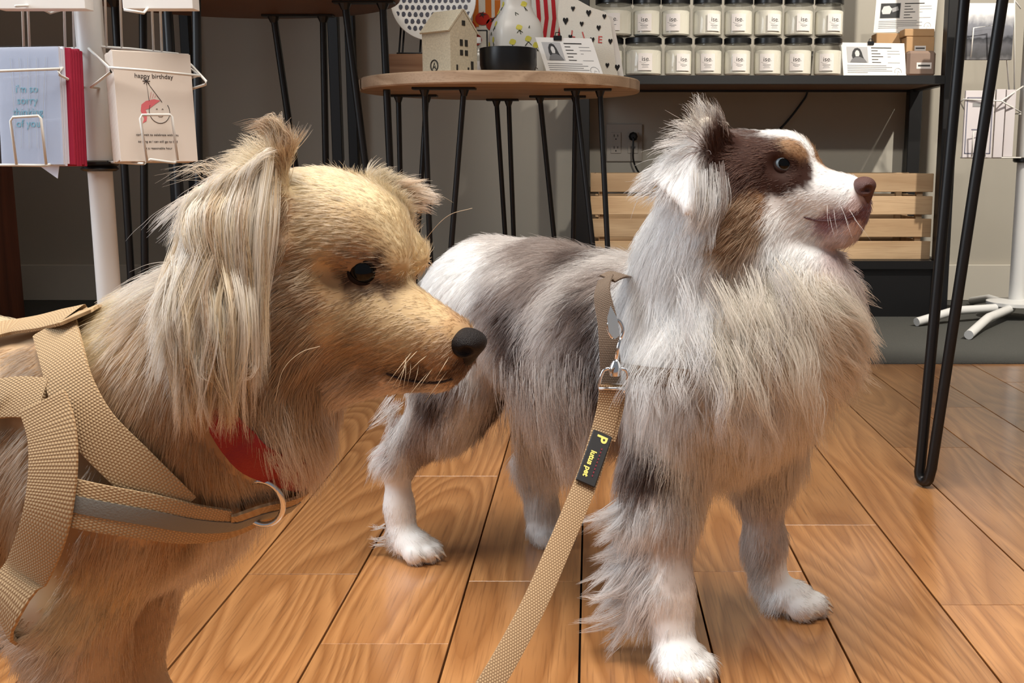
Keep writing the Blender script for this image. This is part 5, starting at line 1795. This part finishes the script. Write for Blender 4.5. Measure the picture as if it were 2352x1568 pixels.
for i in range(24):
    x0 = 905 + rr_.uniform(-10, 20); y0 = 900 + rr_.uniform(0, 170); ln2 = rr_.uniform(35, 75); a = R(rr_.uniform(30, 75))
    st.append(([at(x0, y0, 1.235), at(x0 - ln2 * .5 * math.cos(a), y0 + ln2 * .55 * math.sin(a), 1.235), at(x0 - ln2 * math.cos(a), y0 + ln2 * math.sin(a), 1.238)], 0.0026, WHT if rr_.random() < .7 else PNK, 22))
for y0 in (1212, 1240, 1252):
    for _ in range(5):
        st.append(([at(884, y0 - 4 + rr_.uniform(-6, 6), 1.25), at(866, y0 + rr_.uniform(-5, 5), 1.25), at(848 + rr_.uniform(-4, 10), y0 - 2 + rr_.uniform(-9, 10), 1.252)], 0.0005, WHT, 5))
for i in range(120):     # skirt of hair over the far hind leg and belly
    x0 = 1165 + rr_.uniform(0, 190); y0 = 930 + rr_.uniform(-130, 70) + (x0 - 1165) * 0.1
    h = cw.hit(x0, y0)
    p0 = Vector(h[0]) - Vector((0, 0, 0))
    ln2 = rr_.uniform(0.05, 0.095)
    st.append(([p0, p0 + Vector((-.002, -.006, -ln2 * .4)), p0 + Vector((rr_.uniform(-.006, .008), -.002, -ln2))], 0.0075, (WHT if rr_.random() < .65 else LGR) if y0 > 920 else (LGR if rr_.random() < .6 else GRY), 26))
for i in range(46):     # waves over the chest
    x0 = 1540 + rr_.uniform(0, 300); y0 = 610 + rr_.uniform(0, 250)
    h = cw.hit(x0, y0)
    p0 = Vector(h[0]) + Vector(h[1]) * 0.012
    dx = rr_.uniform(-0.004, 0.022) + (x0 - 1600) * 0.00005
    st.append(([p0, p0 + Vector((dx * .3 + .004, -.010, -.02)), p0 + Vector((dx * .9 - .003, -.014, -.042)), p0 + Vector((dx * 1.2 + .002, -.010, -.066))], 0.0052, (WHT if x0 < 1640 else CRM) if rr_.random() < .8 else LGR, 24))
wparent(locks('feathering', None, st, None, 0.00020, 12, wob=0.0022, colvar=0.1))

# ================================================================== TAN DOG
TD = empty('dog', (-0.34, 0.62, 0.0))
tag(TD, 'golden tan dog with long-haired ears in a beige harness, seen close up', 'dog')


def tparent(o):
    o.parent = TD
    o.matrix_parent_inverse = Matrix.Translation(TD.location).inverted()
    return o


g = SDF((-0.66, 0.48, -0.004), (-0.035, 0.76, 0.52), 0.0030)
TF = (at(1085, 785, 0.575) - at(760, 570, 0.605)).normalized()
TL = TF.cross(Vector((0, 0, 1))).normalized()
TU = TL.cross(TF).normalized()
TX = [TF, TL, TU]
g.chain([(at(330, 1010, 0.622), 0.064), (at(-100, 1010, 0.635), 0.066), (at(-500, 1000, 0.65), 0.060)], 0.03)
g.ell(at(335, 1050, 0.617), (0.060, 0.060, 0.064), None, 0.03)
g.chain([(at(340, 960, 0.62), 0.066), (at(500, 850, 0.612), 0.054), (at(630, 690, 0.607), 0.041)], 0.03)
g.cone(at(640, 800, 0.606), at(560, 960, 0.612), 0.034, 0.045, 0.03)
HTX = [Vector((1, 0, 0)), Vector((0, 1, 0)), Vector((0, 0, 1))]
g.ell(at(742, 548, 0.606), (0.0405, 0.037, 0.0385), TX, 0.015)
g.ell(at(833, 548, 0.599), (0.0275, 0.027, 0.0275), TX, 0.012)
g.ell(at(720, 700, 0.603), (0.036, 0.035, 0.034), TX, 0.018)
g.cone(at(885, 738, 0.592), at(1016, 794, 0.5795), 0.0262, 0.0190, 0.014)
g.cone(at(800, 838, 0.597), at(1010, 858, 0.580), 0.017, 0.0085, 0.010)
for sd in (1, -1):
    g.ell(at(918, 588, 0.596) + TL * 0.0125 * sd, (0.0115, 0.009, 0.009), TX, 0.010)
    g.ell(at(838, 622, 0.600) + TL * 0.0335 * sd, (0.0078, 0.009, 0.0064), TX, 0.008, cut=True)
    g.cone(at(840, 850, 0.596) + TL * 0.033 * sd, at(1035, 865, 0.578) + TL * 0.019 * sd, 0.0015, 0.0018, 0.003, cut=True)
ea, ebb, ec_ = at(650, 345, 0.578), at(640, 560, 0.570), at(455, 470, 0.578)
g.tri(ea, ebb, ec_, 0.0036)
g.tri(ebb, ec_, at(560, 760, 0.562), 0.0034)
g.tri(ea, ec_, at(570, 360, 0.590), 0.0036)
g.tri(at(845, 405, 0.632), at(900, 470, 0.630), at(945, 452, 0.640), 0.003)
# legs
g.chain([(at(250, 1150, 0.585), 0.046), (at(165, 1400, 0.578), 0.027), (at(185, 1500, 0.577), 0.020), ((-0.268, 0.577, 0.10), 0.0135), ((-0.268, 0.577, 0.05), 0.0125), ((-0.266, 0.574, 0.03), 0.014)], 0.02)
g.chain([(at(320, 1180, 0.655), 0.044), (at(285, 1420, 0.655), 0.025), (at(275, 1520, 0.656), 0.019), ((-0.268, 0.657, 0.10), 0.0135), ((-0.268, 0.657, 0.05), 0.0125), ((-0.264, 0.654, 0.03), 0.014)], 0.02)
for y in (0.605, 0.69):
    g.chain([((-0.48, y, 0.30), 0.05), ((-0.455, y, 0.21), 0.036), ((-0.475, y, 0.17), 0.024), ((-0.53, y, 0.10), 0.013), ((-0.515, y, 0.03), 0.013)], 0.02)
CLT = []
paw(g, (-0.258, 0.572, 0), (1, -0.15), 0.8, CLT)
paw(g, (-0.256, 0.652, 0), (1, -0.1), 0.8, CLT)
paw(g, (-0.503, 0.605, 0), (1, -0.1), 0.78, CLT)
paw(g, (-0.503, 0.69, 0), (1, -0.1), 0.78, CLT)
g.chain([((-0.535, 0.65, 0.35), 0.020), ((-0.59, 0.65, 0.40), 0.014), ((-0.60, 0.65, 0.46), 0.009)], 0.02)
Vt, Ft = g.mesh()
Vt[:, 2] = np.maximum(Vt[:, 2], 0.0005)
ct = Coat(Vt, Ft, 11)
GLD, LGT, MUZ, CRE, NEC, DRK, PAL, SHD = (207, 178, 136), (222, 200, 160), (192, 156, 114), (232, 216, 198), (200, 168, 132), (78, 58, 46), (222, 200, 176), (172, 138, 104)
for px, py, c_ in (
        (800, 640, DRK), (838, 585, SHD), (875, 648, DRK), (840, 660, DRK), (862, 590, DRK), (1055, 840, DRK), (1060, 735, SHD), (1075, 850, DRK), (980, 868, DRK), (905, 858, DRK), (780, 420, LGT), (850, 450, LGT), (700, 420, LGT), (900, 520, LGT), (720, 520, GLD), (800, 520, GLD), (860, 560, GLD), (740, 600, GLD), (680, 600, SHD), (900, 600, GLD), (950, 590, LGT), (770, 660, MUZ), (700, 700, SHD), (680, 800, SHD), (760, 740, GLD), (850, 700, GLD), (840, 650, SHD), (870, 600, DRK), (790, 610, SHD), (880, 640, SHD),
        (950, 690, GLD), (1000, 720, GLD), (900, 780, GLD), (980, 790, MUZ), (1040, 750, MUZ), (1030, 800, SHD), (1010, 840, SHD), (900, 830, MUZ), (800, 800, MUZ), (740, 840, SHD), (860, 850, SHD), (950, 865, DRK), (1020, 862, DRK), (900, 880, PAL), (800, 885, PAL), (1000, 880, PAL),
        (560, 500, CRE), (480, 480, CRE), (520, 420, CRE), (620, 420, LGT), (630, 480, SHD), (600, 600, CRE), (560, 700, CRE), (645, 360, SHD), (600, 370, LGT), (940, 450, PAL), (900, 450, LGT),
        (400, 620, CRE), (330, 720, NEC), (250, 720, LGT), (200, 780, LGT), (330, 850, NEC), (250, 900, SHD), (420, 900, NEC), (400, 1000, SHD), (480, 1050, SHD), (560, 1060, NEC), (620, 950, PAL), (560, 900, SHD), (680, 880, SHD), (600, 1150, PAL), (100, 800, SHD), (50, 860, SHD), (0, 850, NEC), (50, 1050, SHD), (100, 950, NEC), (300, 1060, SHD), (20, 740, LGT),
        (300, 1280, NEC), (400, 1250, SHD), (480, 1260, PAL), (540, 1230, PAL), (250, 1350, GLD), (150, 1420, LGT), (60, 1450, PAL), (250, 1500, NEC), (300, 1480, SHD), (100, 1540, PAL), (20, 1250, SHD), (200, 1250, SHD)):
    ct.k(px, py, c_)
for p in ((-0.45, 0.57, 0.32), (-0.45, 0.62, 0.4), (-0.27, 0.57, 0.06), (-0.27, 0.66, 0.06), (-0.5, 0.6, 0.1), (-0.59, 0.65, 0.45)):
    ct.k(0, 0, NEC, p=p)
for row in (
        (780, 400, -.9, -.1, .007, .2, .05, .25), (860, 470, -.8, -.5, .006, .18, .05, .2), (930, 560, -.6, -.7, .006, .25, .05, .2), (720, 500, -.95, .1, .009, .2, .08, .35), (800, 560, -.9, -.1, .008, .2, .06, .35), (740, 620, -.95, .25, .010, .22, .08, .4), (690, 720, -.85, .5, .012, .25, .1, .4), (760, 720, -.9, .4, .009, .2, .08, .35),
        (840, 680, -.8, .4, .006, .2, .05, .3), (920, 680, -.85, .2, .005, .18, .05, .25), (1000, 720, -.85, .1, .0055, .22, .05, .25), (1050, 750, -.85, .1, .004, .25, .05, .2), (960, 780, -.9, .35, .006, .22, .08, .35), (1040, 800, -.8, .5, .0055, .28, .08, .25), (1010, 850, -.7, .6, .005, .25, .1, .2), (880, 820, -.9, .4, .008, .22, .1, .35), (780, 860, -.8, .6, .012, .25, .1, .4), (950, 885, -.8, .4, .006, .25, .1, .3),
        (680, 840, -.6, .8, .018, .3, .15, .45), (700, 900, .1, 1, .026, .3, .2, .4), (620, 960, .35, .9, .034, .4, .25, .4), (700, 960, .5, .8, .03, .4, .2, .3),
        (645, 350, -.1, -1, .014, .3, .3, .5), (600, 380, -.7, -.3, .015, .3, .25, .5), (520, 430, -.6, .7, .02, .15, .1, .6), (470, 480, -.4, .9, .03, .12, .1, .7), (560, 560, -.1, 1, .03, .1, .1, .7), (620, 500, -.1, 1, .010, .15, .05, .4), (560, 720, 0, 1, .03, .1, .1, .7), (935, 450, 1, -.1, .018, .4, .2, .5), (890, 440, .6, -.5, .010, .3, .1, .4),
        (380, 640, -.5, .8, .03, .3, .15, .5), (280, 700, -.7, .6, .018, .3, .1, .4), (200, 760, -.8, .5, .015, .25, .1, .4), (330, 820, -.4, .9, .018, .28, .12, .45), (420, 950, -.2, 1, .018, .28, .15, .45), (350, 1000, -.3, .9, .016, .25, .15, .4), (520, 1020, .1, 1, .016, .25, .15, .4), (590, 1080, .3, 1, .014, .25, .15, .3),
        (80, 840, -.7, .6, .016, .25, .1, .4), (40, 1000, -.6, .8, .018, .25, .1, .4), (20, 745, -1, .1, .018, .3, .1, .4), (300, 1280, -.3, .9, .014, .25, .1, .4), (450, 1260, .1, 1, .016, .3, .15, .35), (540, 1240, .4, .9, .02, .4, .15, .3), (250, 1380, -.4, .9, .014, .25, .1, .4), (140, 1420, -.6, .6, .016, .3, .2, .5), (60, 1430, -.8, .4, .02, .4, .25, .5),
        (100, 1520, -.6, .8, .018, .35, .2, .5), (250, 1500, -.1, 1, .009, .15, .05, .3), (310, 1500, .1, 1, .008, .15, .05, .3), (60, 1250, -.5, .85, .014, .25, .1, .4)):
    ct.c(*row)
for p, d, l_ in (((-0.45, 0.57, 0.32), (-0.9, 0.4), .02), ((-0.27, 0.565, 0.06), (0, 1), .007), ((-0.27, 0.66, 0.06), (0, 1), .007), ((-0.5, 0.6, 0.1), (0, 1), .01), ((-0.60, 0.65, 0.46), (-.8, .5), .05)):
    ct.c(0, 0, d[0], d[1], l_, p=p)
mirt = lambda p: Vector(p) - TL * (2 * (Vector(p) - at(742, 548, 0.606)).dot(TL))
hp, hn = ct.hit(836, 622)
e1 = Vector(hp) + ray(836, 622).normalized() * 0.0052
eyes_t = [e1, mirt(e1)]
for e in eyes_t:
    ct.bald.append((tuple(e), 0.0078)); ct.short.append((tuple(e), 0.0098, 0.6))
NT = at(1074, 784, 0.571)
ct.bald.append((tuple(NT), 0.0088))

# ---- straps of the harness lie on the coat: shorten the hair under them
WEB = weave_mat('beige_webbing', srgb(204, 176, 138), srgb(168, 138, 102), 620.0)
WEBL = weave_mat('leash_webbing', srgb(206, 176, 138), srgb(138, 110, 80), 420.0)
WEBD = weave_mat('taupe_webbing', srgb(140, 120, 102), srgb(104, 88, 74), 620.0)


def lay(coat, pts, smooth_=True, mul=0.3, rad=0.013, lift=0.0):
    """points of a strap on the body; (px, py) on the visible side or a 3D point"""
    out = []
    for p in pts:
        if len(p) == 2:
            h = coat.hit(*p)
            out.append([Vector(h[0]), Vector(h[1])])
        else:
            q = coat.bvh.find_nearest(Vector(p))
            out.append([Vector(q[0]), Vector(q[1])])
    P = [o[0].copy() for o in out]
    for i, o in enumerate(out):
        a, b = out[max(0, i - 1)][1], out[min(len(out) - 1, i + 1)][1]
        o[1] = (o[1] + a * 0.5 + b * 0.5).normalized()
        coat.short.append((tuple(o[0]), rad, mul))
    for a, b in zip(P, P[1:]):
        for t in (0.33, 0.66):
            q = coat.bvh.find_nearest(a.lerp(b, t))
            coat.short.append((tuple(q[0]), rad, mul))
    return [(o[0], o[1]) for o in out]


far = lambda px, py: at(px, py, 0.70)
S_chest = lay(ct, [(150, 1140), (230, 1158), (330, 1172), (430, 1182), (520, 1176), (585, 1152), at(640, 1128, 0.617), far(560, 1150), far(430, 1170), far(250, 1150), far(150, 1140)])
S_neck = lay(ct, [(140, 765), (160, 830), (182, 905), (225, 985), (300, 1065), (360, 1125), (400, 1165)])
S_girth = lay(ct, [(128, 930), (148, 1000), (150, 1090), (135, 1190), (98, 1300), (55, 1400), at(30, 1460, 0.62), at(60, 1400, 0.70), at(100, 1200, 0.70), at(140, 1000, 0.70)])
S_back = lay(ct, [(-90, 800), (-20, 782), (60, 768), (140, 752), (200, 742), at(230, 760, 0.66), at(260, 850, 0.70)])
S_side = lay(ct, [(-90, 950), (-20, 930), (50, 918), (120, 922)])
S_coll = lay(ct, [(488, 938), (512, 966), (545, 1008), (592, 1052), at(660, 1050, 0.617), at(600, 1000, 0.69), at(500, 900, 0.70)], rad=0.011, mul=0.5)

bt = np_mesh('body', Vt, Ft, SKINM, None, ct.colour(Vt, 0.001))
tparent(bt)


def dens_t(c):
    d = np.linalg.norm(c - np.array(at(850, 640, 0.595)), axis=1)
    vis = (c[:, 0] > -0.36) & (c[:, 2] > 0.13)
    return np.where(d < 0.08, 3.0, 1.0) * np.where(vis, 1.0, 0.25)


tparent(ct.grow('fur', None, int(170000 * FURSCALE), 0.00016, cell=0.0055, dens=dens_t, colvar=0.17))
for sd, ec in zip((1, -1), eyes_t):
    look = TF * 0.5 + TL * sd * 0.85 + TU * 0.25
    e = eyeball(TD, ec - TD.location, 0.0080, look, (24, 15, 11), 0.6, 1.3, (50, 36, 30))
    eyelids(e, ec - TD.location, 0.0080, TF * 0.35 + TL * sd * 0.93 + TU * 0.15, TU + TF * 0.2, mat('dark_eyelid', srgb(36, 26, 22), 0.8, spec=0.15), 0.92, 0.68, 0.62, 0.10 * sd)
HX_, HF_, HL_, HU_ = TX, TF, TL, TU
Vn, Fn = small_sdf(NT - Vector((.025, .025, .025)), NT + Vector((.025, .025, .025)), 0.0007, nose_shape(NT, 0.90))
nb = np_mesh('nose', Vn, Fn, mat('dark_nose', srgb(28, 22, 22), 0.55, spec=0.25, bump=0.5, bscale=1700))
tparent(nb); nb['label'] = 'dark grey nose'
lp = []
for px, py in ((888, 856), (915, 866), (950, 874), (1000, 877), (1040, 868)):
    h = ct.hit(px, py)
    lp.append(Vector(h[0]) + Vector(h[1]) * 0.0008 - TD.location)
MB().tube(arc(lp), [0.0003] + [0.0007] * (len(arc(lp)) - 2) + [0.0004], 8).build('lip', mat('dark_lip', srgb(54, 38, 34), 0.5), TD, smooth=True)
for (p, d, sc) in CLT:
    p = p - TD.location
    MB().tube([p - d * 0.004, p + d * 0.003, p + d * 0.007 - Vector((0, 0, 0.0045))], [0.002, 0.0017, 0.0004], 8).build('claw', mat('dark_claw', srgb(70, 60, 54), 0.35), TD, smooth=True)
wk = MB()
rr_ = random.Random(9)
for i in range(12):
    px, py = rr_.uniform(930, 1040), rr_.uniform(790, 860)
    h = Vector(ct.hit(px, py)[0]) - TD.location
    v = Vector((rr_.uniform(-.5, .1), -0.5, rr_.uniform(-.9, -.2))).normalized()
    l_ = rr_.uniform(0.012, 0.024)
    wk.tube([h, h + v * l_ * 0.5, h + v * l_ + Vector((-0.002, 0, -0.003))], [0.00022, 0.00016, 0.00005], 5)
h0 = at(735, 795, 0.562) - TD.location
wk.tube(arc([h0, at(690, 810, 0.556) - TD.location, at(650, 850, 0.553) - TD.location, at(632, 920, 0.552) - TD.location]), 0.00018, 5)
wk.tube(arc([at(955, 590, 0.59) - TD.location, at(985, 540, 0.58) - TD.location, at(1030, 495, 0.575) - TD.location, at(1085, 478, 0.575) - TD.location]), 0.00013, 5)
wk.build('whiskers', mat('tan_whisker', srgb(220, 200, 170), 0.4), TD, smooth=True)['kind'] = 'stuff'
# long silky hair of the near ear
st = []
HAIRC = [(238, 222, 200), (232, 206, 166), (216, 182, 138), (176, 140, 106)]
pickc = lambda: HAIRC[rr_.choices(range(4), (0.5, 0.25, 0.17, 0.08))[0]]
for i in range(110):    # sweep over the back of the ear
    u = rr_.random()
    x0 = 620 - 180 * u + rr_.uniform(-10, 10)
    y0 = 350 + (650 - x0) * 0.56 + rr_.uniform(-10, 45)
    x1, y1 = x0 - 30 - 50 * (1 - u) + rr_.uniform(-8, 8), y0 + 110
    x3, y3 = 335 + 110 * (1 - u) + rr_.uniform(-15, 20), 800 + rr_.uniform(-90, 90)
    Yq = 0.562 + rr_.uniform(-0.003, 0.004)
    st.append(([at(x0, y0, Yq + 0.012), at(x1, y1, Yq), at((x1 + x3) / 2 - 6, (y1 + y3) / 2, Yq - 0.014), at(x3, y3, Yq - 0.024)], 0.0020, pickc(), 44))
for i in range(120):    # main fall, lower ends swinging forward
    u = rr_.random()
    x0 = 470 + 165 * u + rr_.uniform(-8, 8)
    y0 = 350 + (650 - x0) * 0.56 + rr_.uniform(-8, 70)
    x1, y1 = 425 + 195 * u + rr_.uniform(-12, 12), max(y0 + 60, 520 + rr_.uniform(-15, 15))
    x2, y2 = 480 + 130 * u + rr_.uniform(-12, 12), 680 + rr_.uniform(-20, 20)
    x3, y3 = 560 + 52 * u + rr_.uniform(-30, 10), 800 + 60 * rr_.random() + 20 * u
    Yq = 0.555 + rr_.uniform(-0.003, 0.002)
    st.append(([at(x0, y0, Yq + 0.016), at(x1, y1, Yq), at(x2, y2, Yq - 0.006), at(x3, y3, Yq - 0.012)], 0.0015, pickc(), 44))
for i in range(90):     # long thin ends below
    x0, y0 = 400 + rr_.uniform(0, 170), 640 + rr_.uniform(-50, 90)
    x1, y1 = x0 + rr_.uniform(-25, 35), y0 + 130
    x2, y2 = 430 + (x0 - 400) * 0.75 + rr_.uniform(-45, 35), 945 + rr_.uniform(-70, 55)
    Yq = 0.540 + rr_.uniform(-0.004, 0.003)
    st.append(([at(x0, y0, Yq + 0.014), at(x1, y1, Yq - 0.001), at((x1 + 2 * x2) / 3 + rr_.uniform(-8, 8), (y1 + 2 * y2) / 3, Yq - 0.001), at(x2, y2, Yq + 0.002)], 0.0011, pickc(), 30))
for i in range(34):   # tuft curling up over the ear
    x0 = 600 + rr_.uniform(0, 70); y0 = 365 + rr_.uniform(-15, 15)
    x1 = 640 + rr_.uniform(-15, 30); y1 = 310 + rr_.uniform(-10, 15)
    x2 = x1 - rr_.uniform(10, 80); y2 = 285 + rr_.uniform(-20, 25)
    st.append(([at(x0, y0, 0.576), at(x1, y1 + 20, 0.574), at((x1 + x2) / 2 + 8, y2 + 2, 0.575), at(x2, y2 + 10, 0.577)], 0.0010, (214, 180, 140) if rr_.random() < .6 else (150, 112, 84), 16))
for i in range(60):   # hair rising over the ear's edge and bending back
    x0 = 470 + rr_.uniform(0, 175); y0 = 372 + (650 - x0) * 0.56 + rr_.uniform(0, 25)
    st.append(([at(x0 + 12, y0, 0.578), at(x0 - 12, y0 - 34, 0.570), at(x0 - 50, y0 - 8, 0.564), at(x0 - 72 + rr_.uniform(-10, 10), y0 + 55 + rr_.uniform(-15, 25), 0.561)], 0.0015, pickc(), 22))
for i in range(16):   # wisps along the crown
    x0 = 440 + rr_.uniform(0, 170); y0 = 420 - (x0 - 440) * 0.3
    st.append(([at(x0, y0, 0.585), at(x0 - 30, y0 - 22, 0.583), at(x0 - 85 - rr_.uniform(0, 40), y0 - 8 + rr_.uniform(-12, 22), 0.585)], 0.0026, (226, 204, 172), 3))
for i in range(20):   # far ear fringe
    x0 = 880 + rr_.uniform(0, 55); y0 = 440 + rr_.uniform(-15, 20)
    st.append(([at(x0, y0, 0.634), at(x0 + 25, y0 - 4 + rr_.uniform(-8, 8), 0.634), at(x0 + 45 + rr_.uniform(0, 30), y0 + rr_.uniform(-22, 22), 0.634)], 0.0009, (222, 186, 150), 14))
tparent(locks('ear_hair', None, st, None, 0.00014, 21, seg=12, wob=0.0009))

# ---- harness
hn_ = empty('dog_harness', TD.location)
tag(hn_, 'beige webbing harness with a grey reflective strip worn by the tan dog', 'harness')


def hpar(o, root):
    o.parent = root
    o.matrix_parent_inverse = Matrix.Translation(root.location).inverted()
    return o


OFF = 0.0050
for nm, pts, wd, of in (('back_strap', S_back, 0.020, OFF), ('side_strap', S_side, 0.022, OFF), ('neck_strap', S_neck, 0.0245, OFF), ('chest_strap', S_chest, 0.0245, OFF + 0.0026), ('girth_strap', S_girth, 0.0255, OFF + 0.0052)):
    hpar(surf_strip(ct.bvh, pts, wd, of, 0.0022, nm, WEB, None), hn_)
rs = hpar(surf_strip(ct.bvh, S_chest[:-1], 0.0085, OFF + 0.0049, 0.0006, 'reflective_strip', mat('grey_reflective', srgb(124, 122, 116), 0.45, bump=0.2, bscale=900), None), hn_)
dc = at(604, 1152, S_chest[5][0].y - 0.006)
MB().tube([dc - TD.location + Vector((0.0115 * math.cos(t), -0.003 * math.sin(t) - 0.002, 0.0135 * math.sin(t))) for t in np.linspace(0, 2 * math.pi, 33)[:-1]], 0.0017, 10, closed=True).build('d_ring', CHROME, hn_, smooth=True)
b0 = Vector(ct.hit(-4, 945)[0]) - TD.location
MB().tube([b0 + Vector((x, -0.010, z)) for x, z in ((-0.008, -0.014), (0.004, -0.014), (0.004, 0.014), (-0.008, 0.014))], 0.0016, 8, closed=True).build('buckle', CHROME, hn_, smooth='auto')
b1 = Vector(ct.hit(-2, 1280)[0]) - TD.location
MB().tube([b1 + Vector((x, -0.008, z)) for x, z in ((-0.012, -0.013), (0.003, -0.012), (0.002, 0.013), (-0.012, 0.013))], 0.0016, 8, closed=True).build('buckle', CHROME, hn_, smooth='auto')
cl_ = empty('dog_collar', TD.location)
tag(cl_, "red collar with a small brass ring half hidden by the tan dog's ear hair", 'collar')
hpar(surf_strip(ct.bvh, S_coll, [0.006, 0.016] + [0.019] * (len(S_coll) - 2), 0.0036, 0.002, 'band', mat('red_nylon', srgb(146, 18, 17), 0.55, bump=0.4, bscale=1200), None), cl_)
rc = at(612, 1066, 0.578) - TD.location
MB().tube([rc + Vector((0.0062 * math.cos(t), 0.004 * math.cos(t), 0.003 * math.sin(t))) for t in np.linspace(0, 2 * math.pi, 25)[:-1]], 0.0008, 8, closed=True).build('ring', mat('brass', srgb(190, 150, 90), 0.25, 1.0), cl_, smooth=True)

# ================================================================== WHITE DOG'S HARNESS AND LEASH
wh_ = empty('dog_harness', WD.location)
tag(wh_, "taupe harness sunk into the white dog's ruff and chest fur", 'harness')
cp = cw.hit(1405, 850)[0]
YC = min(cp.y, 0.985) - 0.022
stp = [(at(1392, 640, YC + 0.045), Vector((-0.6, -0.8, 0.1))), (at(1384, 675, YC + 0.030), Vector((-0.6, -0.8, 0))), (at(1396, 740, YC + 0.020), Vector((-0.3, -0.95, 0))), (at(1400, 800, YC + 0.016), Vector((-0.2, -1, 0))), (at(1404, 880, YC + 0.016), Vector((-0.1, -1, 0)))]
hpar(surf_strip(None, stp, 0.019, 0.0, 0.002, 'shoulder_strap', WEBD, None), wh_)
hpar(surf_strip(None, [(at(1395, 642, YC + 0.045), Vector((0, -.3, 1))), (at(1420, 632, YC + 0.055), Vector((0, -.3, 1))), (at(1450, 640, YC + 0.075), Vector((0, -.3, 1)))], 0.02, 0.0, 0.002, 'neck_strap', WEBD, None), wh_)
cs = []
for px, py in ((1425, 850), (1480, 862), (1560, 868), (1640, 872), (1725, 872)):
    h = cw.hit(px, py)
    cs.append((Vector(h[0]) + Vector(h[1]) * 0.0015, Vector(h[1])))
hpar(surf_strip(None, cs, 0.0165, 0.0, 0.002, 'chest_strap', WEBD, None), wh_)
# leash with its snap hook
ls = empty('dog_leash', at(1404, 880, YC))
tag(ls, 'beige woven leash with black patch clipped to the white dog', 'leash')
LO = ls.location
path = [(1403, 884, 0.0), (1396, 940, 0.0), (1378, 1010, -0.010), (1352, 1090, -0.030), (1320, 1170, -0.055), (1282, 1260, -0.085), (1232, 1375, -0.125), (1178, 1480, -0.165), (1120, 1580, -0.205), (1050, 1690, -0.245), (970, 1800, -0.28)]
lpts = [(at(a, b, YC + c), Vector((0.10, -1, 0.12))) for a, b, c in path]
hpar(surf_strip(None, lpts, 0.0205, 0.0, 0.0020, 'strap', WEBL, None, sub=8), ls)
# stitched end folded back behind the loop
hpar(surf_strip(None, [(p + Vector((0.004, 0.004, 0)), n) for p, n in lpts[:3]], 0.0205, 0.0, 0.002, 'folded_end', WEBL, None), ls)
# black rubber patch with lettering
A_, B_ = at(1381, 998, YC - 0.008), at(1340, 1114, YC - 0.038)
nrm_ = Vector((0.10, -1, 0.12)).normalized()
dn = (B_ - A_).normalized()
nrm_ = (nrm_ - dn * nrm_.dot(dn)).normalized()
rt = nrm_.cross(dn).normalized()
if rt.x < 0: rt = -rt
Cp = (A_ + B_) / 2 + nrm_ * 0.0045 + rt * 0.0003
ln_ = (B_ - A_).length
pt_ = MB()
mm = Matrix((rt, dn, rt.cross(dn))).transposed()
pt_.box(Cp - LO, (0.0185, ln_, 0.0022), m=mm, bev=0.0008)
pt_ = pt_.build('rubber_patch', mat('black_rubber', srgb(26, 24, 26), 0.5), ls)
YT, RT_ = mat('yellow_rubber', srgb(236, 226, 120), 0.6), mat('maroon_rubber', srgb(120, 24, 44), 0.6)
fc = Cp - LO + nrm_ * 0.0014
uyt = rt if dn.cross(rt).dot(nrm_) > 0 else rt
text('lettering', 'P', YT, pt_, fc - dn * ln_ * 0.38 + rt * 0.0002, dn, uyt, 0.0135, bold=0.0004)
text('lettering', 'lutus pet', YT, pt_, fc + dn * ln_ * 0.13 - rt * 0.0026, dn, uyt, 0.0072, bold=0.00025)
m = MB()
for i in range(9):
    m.box(fc + dn * (ln_ * (-0.2 + 0.065 * i)) + rt * 0.0035, (0.0011, 0.0018, 0.0004), m=mm)
m.build('small_print', RT_, pt_)
sn = empty  # noqa
q = lambda px, py, dy=0.0: at(px, py, YC + dy) - LO
MB().tube(arc([q(1380, 900), q(1377, 880), q(1386, 852), q(1400, 846), q(1422, 846), q(1440, 852), q(1441, 880), q(1432, 902)], 4), 0.0017, 10).build('swivel_loop', CHROME, ls, smooth=True)
MB().tube([q(1376, 892, -0.002), q(1438, 892, -0.002)], 0.0016, 10).build('loop_bar', CHROME, ls, smooth=True)
MB().tube([q(1413, 862), q(1413, 846), q(1414, 836), q(1414, 828)], [0.0052, 0.0062, 0.0045, 0.0028], 14).build('swivel_barrel', CHROME, ls, smooth='auto')
MB().tube([q(1415, 832), q(1420, 800), q(1426, 775)], [0.0024, 0.002, 0.002], 10).build('hook_shank', CHROME, ls, smooth=True)
MB().tube(arc([q(1426, 778), q(1432, 758), q(1424, 738), q(1408, 732), q(1398, 744), q(1400, 762), q(1408, 776)], 4), 0.0019, 10).build('snap_hook', CHROME, ls, smooth=True)
tagp = MB().prism([((px - 1408) * 0.00038, (748 - py) * 0.00038) for px, py in ((1402, 700), (1394, 730), (1398, 762), (1412, 780), (1424, 770), (1418, 730))], q(1408, 748, -0.004), (1, 0, 0), (0, 0, 1), 0.0012).build('metal_tag', mat('pale_metal', srgb(196, 214, 226), 0.25, 0.6), wh_)
tagp.location = LO - WD.location
